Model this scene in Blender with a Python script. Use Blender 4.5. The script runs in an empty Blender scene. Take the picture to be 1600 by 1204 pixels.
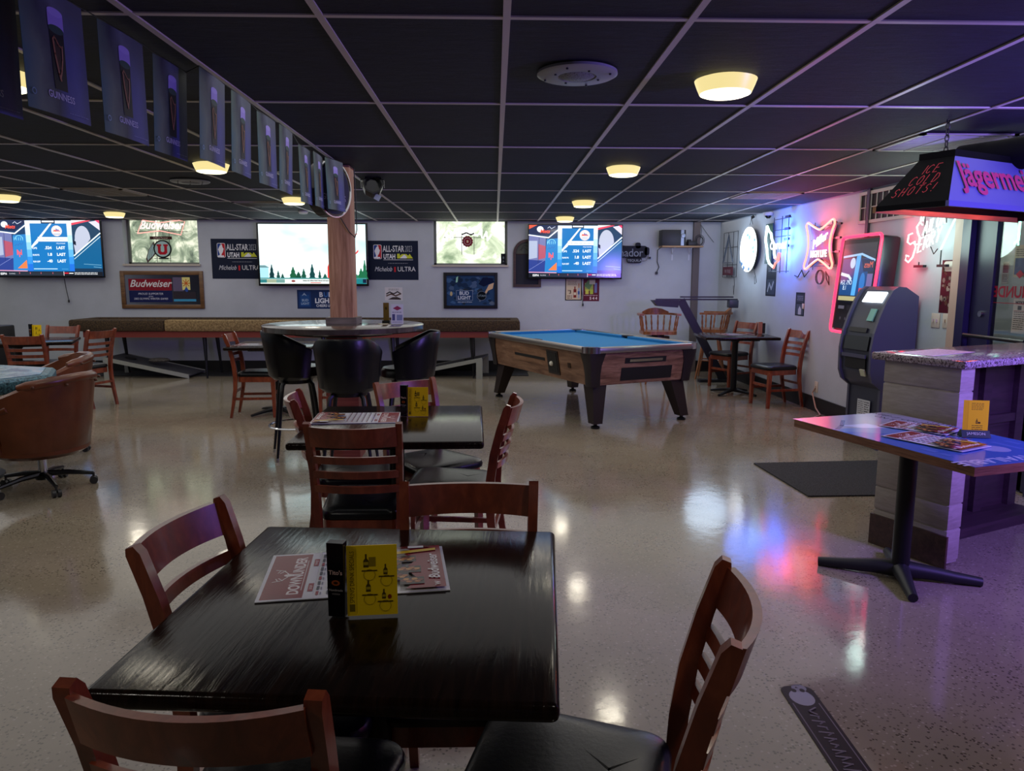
import bpy, bmesh, math, random
from mathutils import Vector, Matrix
random.seed(7)
S = bpy.context.scene
COL = S.collection
PI = math.pi
# ------------------------------------------------------------ camera, world, exposure, large lights
CAMZ, CEIL, WY, RX = 1.46, 2.304, 11.5, 3.6
def setup():
    p, y, r = .1455, .0232, .0028
    fwd = Vector((math.sin(y)*math.cos(p), math.cos(y)*math.cos(p), -math.sin(p)))
    right = Vector((math.cos(y), -math.sin(y), 0)); up = right.cross(fwd)
    r2 = right*math.cos(r)+up*math.sin(r); u2 = -right*math.sin(r)+up*math.cos(r)
    cd = bpy.data.cameras.new('camera'); cd.sensor_width = 36; cd.lens = 1154/1600*36; cd.clip_start = .05
    c = bpy.data.objects.new('camera', cd); COL.objects.link(c)
    m = Matrix((r2, u2, -fwd)).transposed().to_4x4(); m.translation = (0, 0, CAMZ)
    c.matrix_world = m; S.camera = c
    w = bpy.data.worlds.new('world'); S.world = w; w.use_nodes = True
    w.node_tree.nodes['Background'].inputs[0].default_value = (.05, .06, .09, 1)
    w.node_tree.nodes['Background'].inputs[1].default_value = .3
    S.view_settings.view_transform = 'Standard'; S.view_settings.look = 'None'
    S.view_settings.gamma = 1; S.view_settings.exposure = 0.4; S.view_settings.use_curve_mapping = False
setup()
def lamp(name, kind, loc, power, col, size=.1, aim=None, size_y=None, spread=None, parent=None):
    l = bpy.data.lights.new(name, kind); l.energy = power; l.color = col
    if kind == 'AREA':
        l.size = size
        if size_y: l.shape = 'RECTANGLE'; l.size_y = size_y
        else: l.shape = 'DISK'
        if spread: l.spread = spread
    else: l.shadow_soft_size = size
    o = bpy.data.objects.new(name, l); COL.objects.link(o); o.location = loc
    if aim is not None: o.rotation_euler = (Vector(aim)-Vector(loc)).to_track_quat('-Z', 'Y').to_euler()
    if parent: o.parent = parent
    return o
# unseen coloured bar lighting at the right; further ceiling lamps added to light the foreground
lamp('violet_bar_light', 'AREA', (3.25, 2.2, 1.75), 46, (.30, .20, 1), .35, (1.5, 5.0, 2.75))
lamp('violet_bar_light', 'AREA', (3.3, 1.9, 1.5), 14, (.30, .18, 1), .2, (2.7, 3.8, .5), None, 1.9)
lamp('red_bar_light', 'AREA', (3.4, 2.2, .9), 2.2, (1, .10, .14), .15, (2.4, 2.4, 0))
for x_, y_, p_ in ((.98, .75, 5), (-1.9, .55, 6), (-5.1, 5.6, 4), (-5.1, 3.2, 3)): lamp('unseen_ceiling_lamp', 'AREA', (x_, y_, 2.22), p_, (1, .94, .84), .22, (x_, y_, 0))
lamp('added_room_fill', 'AREA', (-2.9, 7.35, 2.29), 150, (1, .975, .95), 12.9, (-2.9, 7.35, 0), 8.2)  # broad fill light added under the ceiling in place of bounced room light
LAMPW = 1.7

# ------------------------------------------------------------ materials
def lin(h):
    if isinstance(h, (tuple, list)): return tuple(h[:3])+(1,)
    v = [int(h[i:i+2], 16)/255 for i in (0, 2, 4)]
    return tuple(((x+.055)/1.055)**2.4 if x > .04045 else x/12.92 for x in v)+(1,)
MC = {}
def mat(name, col, rough=.5, metal=0, emit=0, emcol=None, coat=0, alpha=1, trans=0, spec=None):
    if name in MC: return MC[name]
    m = bpy.data.materials.new(name); m.use_nodes = True; b = m.node_tree.nodes['Principled BSDF']
    b.inputs['Base Color'].default_value = lin(col); b.inputs['Roughness'].default_value = rough
    b.inputs['Metallic'].default_value = metal
    if emit: b.inputs['Emission Color'].default_value = lin(emcol or col); b.inputs['Emission Strength'].default_value = emit
    if coat: b.inputs['Coat Weight'].default_value = coat; b.inputs['Coat Roughness'].default_value = .08
    if trans: b.inputs['Transmission Weight'].default_value = trans
    if spec is not None: b.inputs['Specular IOR Level'].default_value = spec
    b.inputs['Alpha'].default_value = alpha
    MC[name] = m; return m
def nodes(m):
    nt = m.node_tree; return nt, nt.nodes, nt.links, nt.nodes['Principled BSDF']
def ramp(nt, fac, stops, interp='LINEAR'):
    n = nt.nodes.new('ShaderNodeValToRGB'); n.color_ramp.interpolation = interp
    e = n.color_ramp.elements
    while len(e) < len(stops): e.new(.5)
    for k, (p, c) in enumerate(stops): e[k].position = p; e[k].color = lin(c)
    nt.links.new(fac, n.inputs[0]); return n.outputs[0]
def coords(nt, kind='Object', scale=(1, 1, 1), rot=(0, 0, 0)):
    t = nt.nodes.new('ShaderNodeTexCoord'); mp = nt.nodes.new('ShaderNodeMapping')
    mp.inputs['Scale'].default_value = scale; mp.inputs['Rotation'].default_value = rot
    nt.links.new(t.outputs[kind], mp.inputs[0]); return mp.outputs[0]
def noise(nt, vec, scale, detail=4, rough=.55, dist=0):
    n = nt.nodes.new('ShaderNodeTexNoise'); n.inputs['Scale'].default_value = scale; n.inputs['Detail'].default_value = detail
    n.inputs['Roughness'].default_value = rough; n.inputs['Distortion'].default_value = dist
    nt.links.new(vec, n.inputs['Vector']); return n.outputs['Fac']
def bump(nt, h, strength, dist=.01):
    b = nt.nodes.new('ShaderNodeBump'); b.inputs['Strength'].default_value = strength; b.inputs['Distance'].default_value = dist
    nt.links.new(h, b.inputs['Height']); nt.links.new(b.outputs[0], nt.nodes['Principled BSDF'].inputs['Normal'])
def mixc(nt, fac, a, b, mode='MIX'):
    n = nt.nodes.new('ShaderNodeMix'); n.data_type = 'RGBA'; n.blend_type = mode
    for inp, v in ((n.inputs[0], fac), (n.inputs[6], a), (n.inputs[7], b)):
        if isinstance(v, (int, float)): inp.default_value = v
        elif isinstance(v, (tuple, str)): inp.default_value = lin(v)
        else: nt.links.new(v, inp)
    return n.outputs[2]
def mathn(nt, op, a, b=0.):
    n = nt.nodes.new('ShaderNodeMath'); n.operation = op
    for inp, v in ((n.inputs[0], a), (n.inputs[1], b)):
        if isinstance(v, (int, float)): inp.default_value = v
        else: nt.links.new(v, inp)
    return n.outputs[0]
def wood(name, c1, c2, c3, rough=.35, scale=(1, 12, 12), ns=3, coat=0, bmp=.15, kind='Object', spec=None):
    if name in MC: return MC[name]
    m = mat(name, c1, rough, coat=coat, spec=spec); nt, N, L, b = nodes(m)
    v = coords(nt, kind, scale); f = noise(nt, v, ns, 6, .6, .6)
    L.new(ramp(nt, f, [(.3, c1), (.5, c2), (.72, c3)]), b.inputs['Base Color']); bump(nt, f, bmp, .004)
    return m
def fuzzy(name, c1, c2, scale=60, rough=.9, strength=.6, dist=.01):
    if name in MC: return MC[name]
    m = mat(name, c1, rough); nt, N, L, b = nodes(m)
    f = noise(nt, coords(nt), scale, 3, .6); L.new(ramp(nt, f, [(.35, c1), (.65, c2)]), b.inputs['Base Color']); bump(nt, f, strength, dist)
    return m

def floor_mat():
    m = mat('polished_concrete', '8a8072', .1, spec=.65); nt, N, L, b = nodes(m)
    v = coords(nt)
    base = ramp(nt, noise(nt, v, .9, 5, .6), [(.25, '7a7162'), (.5, '8b8171'), (.75, '9a8f7e')])
    vo = N.new('ShaderNodeTexVoronoi'); vo.inputs['Scale'].default_value = 100; L.new(v, vo.inputs['Vector'])
    sp = N.new('ShaderNodeSeparateColor'); L.new(vo.outputs['Color'], sp.inputs[0])
    near = mathn(nt, 'LESS_THAN', vo.outputs['Distance'], .48)
    patch = ramp(nt, noise(nt, v, 2.2, 3), [(.4, (.0, .0, .0)), (.62, (1., 1., 1.))])
    dark = mathn(nt, 'MULTIPLY', mathn(nt, 'GREATER_THAN', sp.outputs[0], .80), near)
    light = mathn(nt, 'MULTIPLY', mathn(nt, 'LESS_THAN', sp.outputs[0], .07), near)
    c = mixc(nt, mathn(nt, 'MULTIPLY', mathn(nt, 'MULTIPLY', dark, .75), mathn(nt, 'ADD', mathn(nt, 'MULTIPLY', patch, .7), .3)), base, '2e2820')
    c = mixc(nt, mathn(nt, 'MULTIPLY', light, .3), c, 'c9c0b2')
    # hairline cracks
    v2 = N.new('ShaderNodeTexVoronoi'); v2.feature = 'DISTANCE_TO_EDGE'; v2.inputs['Scale'].default_value = .75
    wv = N.new('ShaderNodeVectorMath'); wv.operation = 'ADD'
    nz = N.new('ShaderNodeTexNoise'); nz.inputs['Scale'].default_value = 3.5; nz.inputs['Detail'].default_value = 5; L.new(v, nz.inputs['Vector'])
    L.new(v, wv.inputs[0]); L.new(nz.outputs['Color'], wv.inputs[1]); L.new(wv.outputs[0], v2.inputs['Vector'])
    cr = mathn(nt, 'LESS_THAN', v2.outputs['Distance'], .0018)
    c = mixc(nt, mathn(nt, 'MULTIPLY', cr, .45), c, '3a342c')
    L.new(c, b.inputs['Base Color'])
    rr = N.new('ShaderNodeMapRange'); L.new(noise(nt, v, 6, 5), rr.inputs[0]); rr.inputs[3].default_value = .06; rr.inputs[4].default_value = .15
    L.new(rr.outputs[0], b.inputs['Roughness'])
    bump(nt, noise(nt, v, 14, 6), .05, .01)
    return m
def ceil_mat():
    m = mat('dark_ceiling_tile', '10141e', .75); nt, N, L, b = nodes(m)
    v = coords(nt, 'Object', (1, 3.5, 1)); f = noise(nt, v, 9, 7, .75)
    L.new(ramp(nt, f, [(.3, '10151f'), (.6, '1b2232'), (.74, '30384a')]), b.inputs['Base Color'])
    bump(nt, f, .5, .01); return m
def wall_mat():
    m = mat('painted_wall', 'b0b0b8', .6); nt, N, L, b = nodes(m)
    f = noise(nt, coords(nt), 1.3, 6, .6); L.new(ramp(nt, f, [(.3, 'a6abb2'), (.7, 'b5bbc3')]), b.inputs['Base Color'])
    bump(nt, noise(nt, coords(nt), 40, 3), .08, .01); return m
FLOOR, CEILM, WALLM = floor_mat(), ceil_mat(), wall_mat()
CHERRY = wood('cherry_wood', '5a2414', '76321d', '91482c', .32, (3, 3, 1.2), 6, coat=.35, bmp=.05)
VINYL = mat('black_vinyl', '090b10', .3, spec=.35); _nt, _N, _L, _b = nodes(VINYL); bump(_nt, noise(_nt, coords(_nt), 90, 3), .12, .004)
BMETAL = mat('black_metal', '101216', .35, .3)
CHROME = mat('chrome', 'c8cacf', .15, 1)
ESPRESSO = wood('espresso_wood', '0b0605', '160d0a', '22150f', .15, (30, 2.6, 4), 2.2, coat=.0, bmp=.22, spec=.16)
POSTW = wood('pine_post', '80573f', 'a07458', 'b88d70', .7, (14, 14, 1.1), 2.4, bmp=.3)
LEATHER = mat('brown_leather', '6e3518', .3); _nt, _N, _L, _b = nodes(LEATHER)
_f = noise(_nt, coords(_nt), 5, 5); _L.new(ramp(_nt, _f, [(.3, '4e2410'), (.7, '6e3a1e')]), _b.inputs['Base Color']); bump(_nt, noise(_nt, coords(_nt), 60, 3), .12, .004)
def cm(hexcol, kind='paint'):
    n = 'col_%s_%s' % (hexcol, kind)
    if kind == 'paint': return mat(n, hexcol, .5, spec=.2)
    if kind == 'gloss': return mat(n, hexcol, .15, spec=.25)
    if kind == 'screen': return mat(n, '050505', .15, emit=1.0, emcol=hexcol)
    if kind == 'lit': return mat(n, '101010', .4, emit=1.6, emcol=hexcol)
    if kind == 'glow': return mat(n, '101010', .4, emit=4.0, emcol=hexcol)

# ------------------------------------------------------------ mesh building
class MB:
    def __init__(s): s.v = []; s.f = []; s.mi = []; s.mats = []
    def mid(s, m):
        if m is None: return 0
        if m not in s.mats: s.mats.append(m)
        return s.mats.index(m)
    def add(s, vs, fs, m=None, M=None):
        k = len(s.v); i = s.mid(m)
        for v in vs:
            v = Vector(v); s.v.append(tuple(M @ v) if M is not None else tuple(v))
        for f in fs: s.f.append(tuple(k+a for a in f)); s.mi.append(i)
        return s
    def box(s, c, d, m=None, M=None, bev=0, rz=0, seg=2):
        b = bmesh.new(); bmesh.ops.create_cube(b, size=1)
        for v in b.verts: v.co = Vector((v.co.x*d[0], v.co.y*d[1], v.co.z*d[2]))
        if bev: bmesh.ops.bevel(b, geom=b.edges[:], offset=bev, segments=seg, affect='EDGES', profile=.5)
        T = Matrix.Translation(Vector(c)) @ Matrix.Rotation(rz, 4, 'Z')
        if M is not None: T = M @ T
        b.verts.index_update()
        s.add([v.co.copy() for v in b.verts], [[v.index for v in f.verts] for f in b.faces], m, T); b.free(); return s
    def hexa(s, bot, top, m=None, M=None):   # 4 bottom, 4 top points, counter-clockwise from above
        return s.add(list(bot)+list(top), [(3, 2, 1, 0), (4, 5, 6, 7)]+[(i, (i+1) % 4, (i+1) % 4+4, i+4) for i in range(4)], m, M)
    def prism(s, pts, z0, z1, m=None, M=None):
        n = len(pts); return s.add([(x, y, z0) for x, y in pts]+[(x, y, z1) for x, y in pts],
            [tuple(range(n-1, -1, -1)), tuple(range(n, 2*n))]+[(i, (i+1) % n, (i+1) % n+n, i+n) for i in range(n)], m, M)
    def rings(s, rings, m=None, M=None, cap=True, closed=True):
        n = len(rings[0]); vs = [p for r in rings for p in r]; fs = []
        for j in range(len(rings)-1):
            for i in range(n if closed else n-1):
                a, b2 = j*n+i, j*n+(i+1) % n; fs.append((a, b2, b2+n, a+n))
        if cap and closed: fs.append(tuple(range(n-1, -1, -1))); fs.append(tuple(range((len(rings)-1)*n, len(rings)*n)))
        return s.add(vs, fs, m, M)
    def lathe(s, prof, n=24, m=None, M=None, c=(0, 0)):
        return s.rings([[(c[0]+r*math.cos(2*PI*i/n), c[1]+r*math.sin(2*PI*i/n), z) for i in range(n)] for r, z in prof], m, M)
    def tube(s, pts, r, n=8, m=None, M=None, closed=False, flat=None):
        pts = [Vector(p) for p in pts]; q = [pts[0]]
        for p in pts[1:]:
            if (p-q[-1]).length > 1e-6: q.append(p)
        pts = q
        if len(pts) < 2: return s
        N_ = len(pts); rs = r if isinstance(r, (list, tuple)) else [r]*N_
        if len(rs) != N_: rs = [rs[0]+(rs[-1]-rs[0])*i/(N_-1) for i in range(N_)]
        R = []; prev = None
        for i, p in enumerate(pts):
            if closed: t = pts[(i+1) % N_]-pts[i-1]
            else: t = pts[min(i+1, N_-1)]-pts[max(i-1, 0)]
            t = t.normalized() if t.length > 1e-9 else Vector((0, 0, 1))
            if prev is None:
                ref = Vector((0, 0, 1)) if abs(t.z) < .9 else Vector((1, 0, 0)); u = t.cross(ref).normalized()
            else:
                u = prev-t*prev.dot(t); u = u.normalized() if u.length > 1e-6 else t.orthogonal().normalized()
            prev = u; w = t.cross(u); R.append([p+(u*math.cos(2*PI*k/n)+w*math.sin(2*PI*k/n))*rs[i] for k in range(n)])
        if closed:
            vs = [x for r_ in R for x in r_]; fs = []
            for j in range(N_):
                for i in range(n):
                    a, b2 = j*n+i, j*n+(i+1) % n; a2, b3 = ((j+1) % N_)*n+i, ((j+1) % N_)*n+(i+1) % n; fs.append((a, b2, b3, a2))
            return s.add(vs, fs, m, M)
        return s.rings(R, m, M)
    def cyl(s, p, q, r, r2=None, n=12, m=None, M=None): return s.tube([p, q], [r, r if r2 is None else r2], n, m, M)
    def strip(s, pts, w, t, m=None, M=None, up=(0, 0, 1)):   # rectangular section swept along pts; w along 'up', t across
        pts = [Vector(p) for p in pts]; U = Vector(up); R = []
        for i, p in enumerate(pts):
            tt = (pts[min(i+1, len(pts)-1)]-pts[max(i-1, 0)]).normalized(); u = (U-tt*U.dot(tt)).normalized(); c = tt.cross(u)
            R.append([p+u*w/2+c*t/2, p+u*w/2-c*t/2, p-u*w/2-c*t/2, p-u*w/2+c*t/2])
        return s.rings(R, m, M)
    def sphere(s, c, r, m=None, M=None, n=12, sc=(1, 1, 1)):
        k = n//2; vs = []
        R = []
        for j in range(1, k):
            a = PI*j/k; R.append([(c[0]+r*sc[0]*math.sin(a)*math.cos(2*PI*i/n), c[1]+r*sc[1]*math.sin(a)*math.sin(2*PI*i/n), c[2]-r*sc[2]*math.cos(a)) for i in range(n)])
        return s.rings(R, m, M)
    def build(s, name, m=None, parent=None, smooth=.7):
        me = bpy.data.meshes.new(name); me.from_pydata(s.v, [], s.f)
        ms = s.mats if s.mats else [m]
        if s.mats and m and m not in s.mats: pass
        for x in ms: me.materials.append(x)
        for p, i in zip(me.polygons, s.mi): p.material_index = min(i, len(ms)-1)
        me.validate(); b = bmesh.new(); b.from_mesh(me); bmesh.ops.recalc_face_normals(b, faces=b.faces[:]) if smooth is not None else None
        b.to_mesh(me); b.free()
        if smooth:
            for p in me.polygons: p.use_smooth = True
            me.set_sharp_from_angle(angle=smooth)
        o = bpy.data.objects.new(name, me); COL.objects.link(o)
        if parent is not None: o.parent = parent
        return o
def tag(o, label=None, cat=None, group=None, kind=None):
    if label: o['label'] = label
    if cat: o['category'] = cat
    if group: o['group'] = group
    if kind: o['kind'] = kind
    return o
def thing(name, label, cat, loc=(0, 0, 0), rz=0, group=None, M=None):
    o = bpy.data.objects.new(name, None); COL.objects.link(o); o.empty_display_size = .1
    if M is not None: o.matrix_world = M
    else: o.location = loc; o.rotation_euler = (0, 0, rz)
    return tag(o, label, cat, group)
def struct(name, mb, m, smooth=None): return tag(mb.build(name, m, None, smooth), kind='structure')
def dup(root, label, loc=None, rz=None, group=None, M=None):
    r = root.copy(); COL.objects.link(r)
    if M is not None: r.matrix_world = M
    elif loc is not None: r.location = loc; r.rotation_euler = (0, 0, rz or 0)
    r['label'] = label
    if group: r['group'] = group
    for ch in list(root.children):
        c = ch.copy(); COL.objects.link(c); c.parent = r
        for g in list(ch.children):
            d = g.copy(); COL.objects.link(d); d.parent = c
    return r
def frame(o, x, y, n=None):
    x = Vector(x).normalized(); y = Vector(y); y = (y-x*y.dot(x)).normalized(); z = x.cross(y)
    m = Matrix((x, y, z)).transposed().to_4x4(); m.translation = Vector(o); return m
def backf(x, y, z): return frame((x, y, z), (1, 0, 0), (0, 0, 1))      # on the back wall: x right, y up, z towards the room
def wx(y): return RX-.024*max(0, y-6)      # the right wall bends in slightly towards the far corner
def rightf(x, y, z): return frame((x-RX+wx(y), y, z), (.024 if y > 6 else 0, -1, 0), (0, 0, 1))    # on the right wall
def flatf(x, y, z, a=0): return frame((x, y, z), (math.cos(a), math.sin(a), 0), (-math.sin(a), math.cos(a), 0))
def arc(cx, cy, r, a0, a1, n=12, ry=None):
    ry = r if ry is None else ry
    return [(cx+r*math.cos(math.radians(a0+(a1-a0)*i/n)), cy+ry*math.sin(math.radians(a0+(a1-a0)*i/n))) for i in range(n+1)]
def rrect(x0, y0, x1, y1, r, n=4):
    out = []
    for cx, cy, a in ((x1-r, y1-r, 0), (x0+r, y1-r, 90), (x0+r, y0+r, 180), (x1-r, y0+r, 270)): out += arc(cx, cy, r, a, a+90, n)
    return out
# text
_TC = {}
def text2d(s, size, shear=0, bold=0, outline=None, align='CENTER', spacing=1):
    key = (s, size, shear, bold, outline, align, spacing)
    if key in _TC: return _TC[key]
    c = bpy.data.curves.new('lettering', 'FONT'); c.body = s; c.size = size; c.shear = shear; c.offset = bold; c.align_x = align; c.space_character = spacing
    c.resolution_u = 3
    if outline: c.fill_mode = 'NONE'; c.bevel_depth = outline; c.bevel_resolution = 0
    o = bpy.data.objects.new('lettering', c); COL.objects.link(o)
    dg = bpy.context.evaluated_depsgraph_get(); dg.update()
    me = bpy.data.meshes.new_from_object(o.evaluated_get(dg))
    r = ([tuple(v.co) for v in me.vertices], [tuple(p.vertices) for p in me.polygons])
    bpy.data.objects.remove(o); bpy.data.curves.remove(c); bpy.data.meshes.remove(me); _TC[key] = r; return r
STK = {'A': [[(0, 0), (.3, 1), (.6, 0)], [(.1, .35), (.5, .35)]], 'B': [[(0, 0), (0, 1), (.4, .95), (.45, .7), (.3, .52), (0, .52)], [(.3, .52), (.55, .4), (.5, .1), (0, 0)]],
 'C': [[(.55, .85), (.35, 1), (.1, .85), (0, .5), (.1, .12), (.35, 0), (.55, .15)]], 'D': [[(0, 0), (0, 1), (.35, .92), (.55, .5), (.35, .08), (0, 0)]],
 'E': [[(.5, 1), (0, 1), (0, 0), (.5, 0)], [(0, .52), (.4, .52)]], 'F': [[(.5, 1), (0, 1), (0, 0)], [(0, .52), (.4, .52)]],
 'G': [[(.55, .85), (.3, 1), (.05, .8), (0, .4), (.15, .05), (.45, .02), (.55, .2), (.55, .45), (.3, .45)]], 'H': [[(0, 0), (0, 1)], [(.5, 0), (.5, 1)], [(0, .5), (.5, .5)]],
 'I': [[(.15, 0), (.15, 1)]], 'J': [[(.5, 1), (.5, .2), (.35, 0), (.1, .02), (0, .2)]], 'L': [[(0, 1), (0, 0), (.45, 0)]], 'M': [[(0, 0), (.05, 1), (.33, .35), (.6, 1), (.66, 0)]],
 'N': [[(0, 0), (0, 1), (.5, 0), (.5, 1)]], 'O': [[(.28, 1), (.05, .8), (0, .45), (.12, .08), (.3, 0), (.5, .15), (.56, .5), (.48, .85), (.28, 1)]],
 'R': [[(0, 0), (0, 1), (.42, .93), (.48, .68), (.3, .5), (0, .48)], [(.2, .48), (.55, 0)]], 'S': [[(.5, .85), (.3, 1), (.05, .85), (.1, .6), (.42, .42), (.48, .15), (.25, 0), (0, .15)]],
 'T': [[(.3, 0), (.3, 1)], [(0, 1), (.6, 1)]], 'U': [[(0, 1), (0, .2), (.2, 0), (.4, .05), (.5, .25), (.5, 1)]], 'Y': [[(0, 1), (.28, .5), (.56, 1)], [(.28, .5), (.2, 0)]],
 '!': [[(.2, 1), (.15, .3)], [(.13, .08), (.12, .02)]], ' ': []}
def strokes(s, h, w=None, sp=.78, slant=0):
    w = w or h; x = 0; out = []
    for ch in s:
        for pl in STK.get(ch, []): out.append([(x+px*w+py*h*slant, py*h) for px, py in pl])
        x += (.45 if ch in 'I! ' else sp)*w
    return out, x
class Art:   # flat artwork: layers of coloured shapes on a slab; local x right, y up, z out
    def __init__(s, w, h, base='202020', t=.008, kind='paint', bkind=None, r=0):
        s.mb = MB(); s.k = kind; s.z = 0; s.w, s.h = w, h; s.t = t
        pts = rrect(-w/2, -h/2, w/2, h/2, r) if r else [(-w/2, -h/2), (w/2, -h/2), (w/2, h/2), (-w/2, h/2)]
        if base: s.mb.prism(pts, -t, 0, cm(base, bkind or kind) if isinstance(base, str) else base)
    def up(s): s.z += 0 if getattr(s, 'hold', 0) else .00005; return s.z
    def m(s, c, k=None): return c if not isinstance(c, str) else cm(c, k or s.k)
    def poly(s, pts, c, k=None):
        z = s.up(); s.mb.add([(x, y, z) for x, y in pts], [tuple(range(len(pts)))], s.m(c, k)); return s
    def rect(s, x0, y0, x1, y1, c, k=None): return s.poly([(x0, y0), (x1, y0), (x1, y1), (x0, y1)], c, k)
    def ell(s, x, y, rx, ry, c, k=None, n=20): return s.poly([(x+rx*math.cos(2*PI*i/n), y+ry*math.sin(2*PI*i/n)) for i in range(n)], c, k)
    def line(s, pts, w, c, k=None):
        z = s.up()
        for (x0, y0), (x1, y1) in zip(pts, pts[1:]):
            d = math.hypot(x1-x0, y1-y0)
            if d < 1e-7: continue
            nx, ny = -(y1-y0)/d*w/2, (x1-x0)/d*w/2; ex, ey = (x1-x0)/d*w*.3, (y1-y0)/d*w*.3
            s.mb.add([(x0+nx-ex, y0+ny-ey, z), (x0-nx-ex, y0-ny-ey, z), (x1-nx+ex, y1-ny+ey, z), (x1+nx+ex, y1+ny+ey, z)], [(0, 1, 2, 3)], s.m(c, k))
        return s
    def text(s, t, x, y, size, c, k=None, shear=0, bold=0, sx=1, rot=0, align='CENTER', sy=1, spacing=1):
        z = s.up(); v, f = text2d(t, size, shear, bold, None, align, spacing); cr, sr = math.cos(rot), math.sin(rot)
        s.mb.add([(x+(a*sx)*cr-(b*sy)*sr, y+(a*sx)*sr+(b*sy)*cr, z) for a, b, _ in v], f, s.m(c, k)); return s
    def lines(s, x0, x1, y0, y1, n, c, w=None, k=None):   # lines of small print too fine to read
        rnd = random.Random(int(abs(x0*977+y0*131)*1000) % 9999); s.up(); s.hold = 1
        for i in range(n):
            y = y1-(i+.5)*(y1-y0)/n; h = w or (y1-y0)/n*.35; x = x0
            while x < x1-h:
                l = min(rnd.uniform(2, 7)*h, x1-x); s.rect(x, y-h/2, x+l, y+h/2, c, k); x += l+h*.9
        s.hold = 0; return s
    def build(s, name, parent=None, M=None):
        o = s.mb.build(name, None, parent, None)
        if M is not None:
            if parent is None: o.matrix_world = M
            else: o.matrix_local = M
        return o
# ------------------------------------------------------------ the room
struct('floor', MB().box((-2.9, 4.3, -.05), (13.4, 15.2, .1)).box((4.6, 5.2, -.05), (1.8, 2.4, .1)), FLOOR)
struct('ceiling', MB().box((-2.9, 4.3, CEIL+.05), (13.4, 15.2, .1)).box((4.6, 5.2, CEIL+.05), (1.8, 2.4, .1)), CEILM)
GX, GY = .0389, 2.5701
gb = MB()
for i in range(-16, 6): gb.box((GX+i*.6096, 4.3, CEIL-.002), (.025, 14.5, .008))
for j in range(-5, 8): gb.box((-2.95, GY+j*1.2192, CEIL-.0015), (13.0, .025, .007))
struct('trim_1', gb, mat('ceiling_grid_metal', 'd2cbc0', .4))
SILL = 1.645
W1, W2 = (-5.62, -4.50), (-.94, .19)
wb = MB().box((-2.95, WY+.15, SILL/2), (13.3, .3, SILL))
for x0, x1 in ((-9.6, W1[0]), (W1[1], W2[0]), (W2[1], RX+.15)): wb.box(((x0+x1)/2, WY+.15, (SILL+CEIL+.1)/2), (x1-x0, .3, CEIL+.1-SILL))
struct('wall_back', wb, WALLM)
DY0, DY1, DH = 4.68, 5.67, 2.06
rb = MB().prism([(RX, DY1), (RX+.2, DY1), (RX+.2, WY), (wx(WY), WY), (RX, 6.0)], 0, CEIL+.1).box((RX+.075, (-3.2+DY0)/2, CEIL/2+.05), (.15, DY0+3.2, CEIL+.1)).box((RX+.075, (DY0+DY1)/2, (DH+CEIL+.1)/2), (.15, DY1-DY0, CEIL+.1-DH))
struct('wall_right', rb, WALLM)
struct('wall_left', MB().box((-9.55, 4.2, 1.2), (.15, 15, 2.4)), WALLM)
struct('wall_front', MB().box((-2.95, -3.25, 1.2), (13.3, .15, 2.4)), WALLM)
struct('wall_entry', MB().box((5.25, 5.2, 1.2), (.1, 2.4, 2.4)).box((4.5, 6.25, 1.2), (1.5, .1, 2.4)).box((4.5, 4.15, 1.2), (1.5, .1, 2.4)), WALLM)
BASEM = mat('black_baseboard', '0d0e12', .4)
struct('baseboard_back', MB().box((-2.95, WY-.008, .085), (13.0, .016, .17)), BASEM)
struct('baseboard_right', MB().prism([(RX-.016, DY1+.12), (RX, DY1+.12), (RX, 6.0), (wx(WY), WY), (wx(WY)-.016, WY), (RX-.016, 6.0)], 0, .16), BASEM)
struct('trim_2', MB().box((-4.5, (10.92+WY)/2, .006), (10.0, WY-10.92, .012)), mat('dark_rubber_strip', '15161a', .5))
struct('trim_3', MB().box((3.09, WY-.03, CEIL/2), (.10, .06, CEIL)), mat('brown_corner_board', '5c5352', .6))
struct('trim_4', MB().box((wx(7.13)-.012, 7.13, CEIL/2), (.024, .05, CEIL)), mat('dark_conduit_board', '3a2730', .6))
# windows: recess, frame, frosted lit pane
def pane_mat(name, a, b, c, st, scale):
    m = mat(name, '202020', .3, emit=st); nt, N, L, bb = nodes(m)
    f = noise(nt, coords(nt, 'Object', (1.2, 1, 1)), scale, 6, .62, 1.2)
    L.new(ramp(nt, f, [(.33, a), (.5, b), (.62, c)]), bb.inputs['Emission Color']); return m
P1 = pane_mat('frosted_window_film', '4c5a4e', '9fae93', 'f3f6dc', .85, 3.2)
P2 = pane_mat('bright_window_film', '7f9474', 'c9d6b6', 'ffffff', 1.1, 2.0)
WHT = mat('white_trim', 'b3ab9f', .5)
for nm, (x0, x1), pm, dd in (('window_1', W1, P1, .16), ('window_2', W2, P2, .11)):
    fr = MB(); y = WY+dd
    fr.box(((x0+x1)/2, WY+.0, SILL-.015), (x1-x0+.04, .06, .03), WHT)
    for xx in (x0+.02, x1-.02): fr.box((xx, y-.01, (SILL+CEIL)/2), (.04, .04, CEIL-SILL), mat('grey_window_frame', '6d716c', .4, .3))
    fr.box(((x0+x1)/2, y-.01, SILL+.012), (x1-x0, .04, .025), mat('grey_window_frame', '6d716c'))
    o = tag(fr.build(nm, None, None, None), kind='structure')
    p = MB().box(((x0+x1)/2, y+.01, (SILL+CEIL)/2), (x1-x0, .02, CEIL-SILL)).build('window_pane', pm, o, None)
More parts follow.
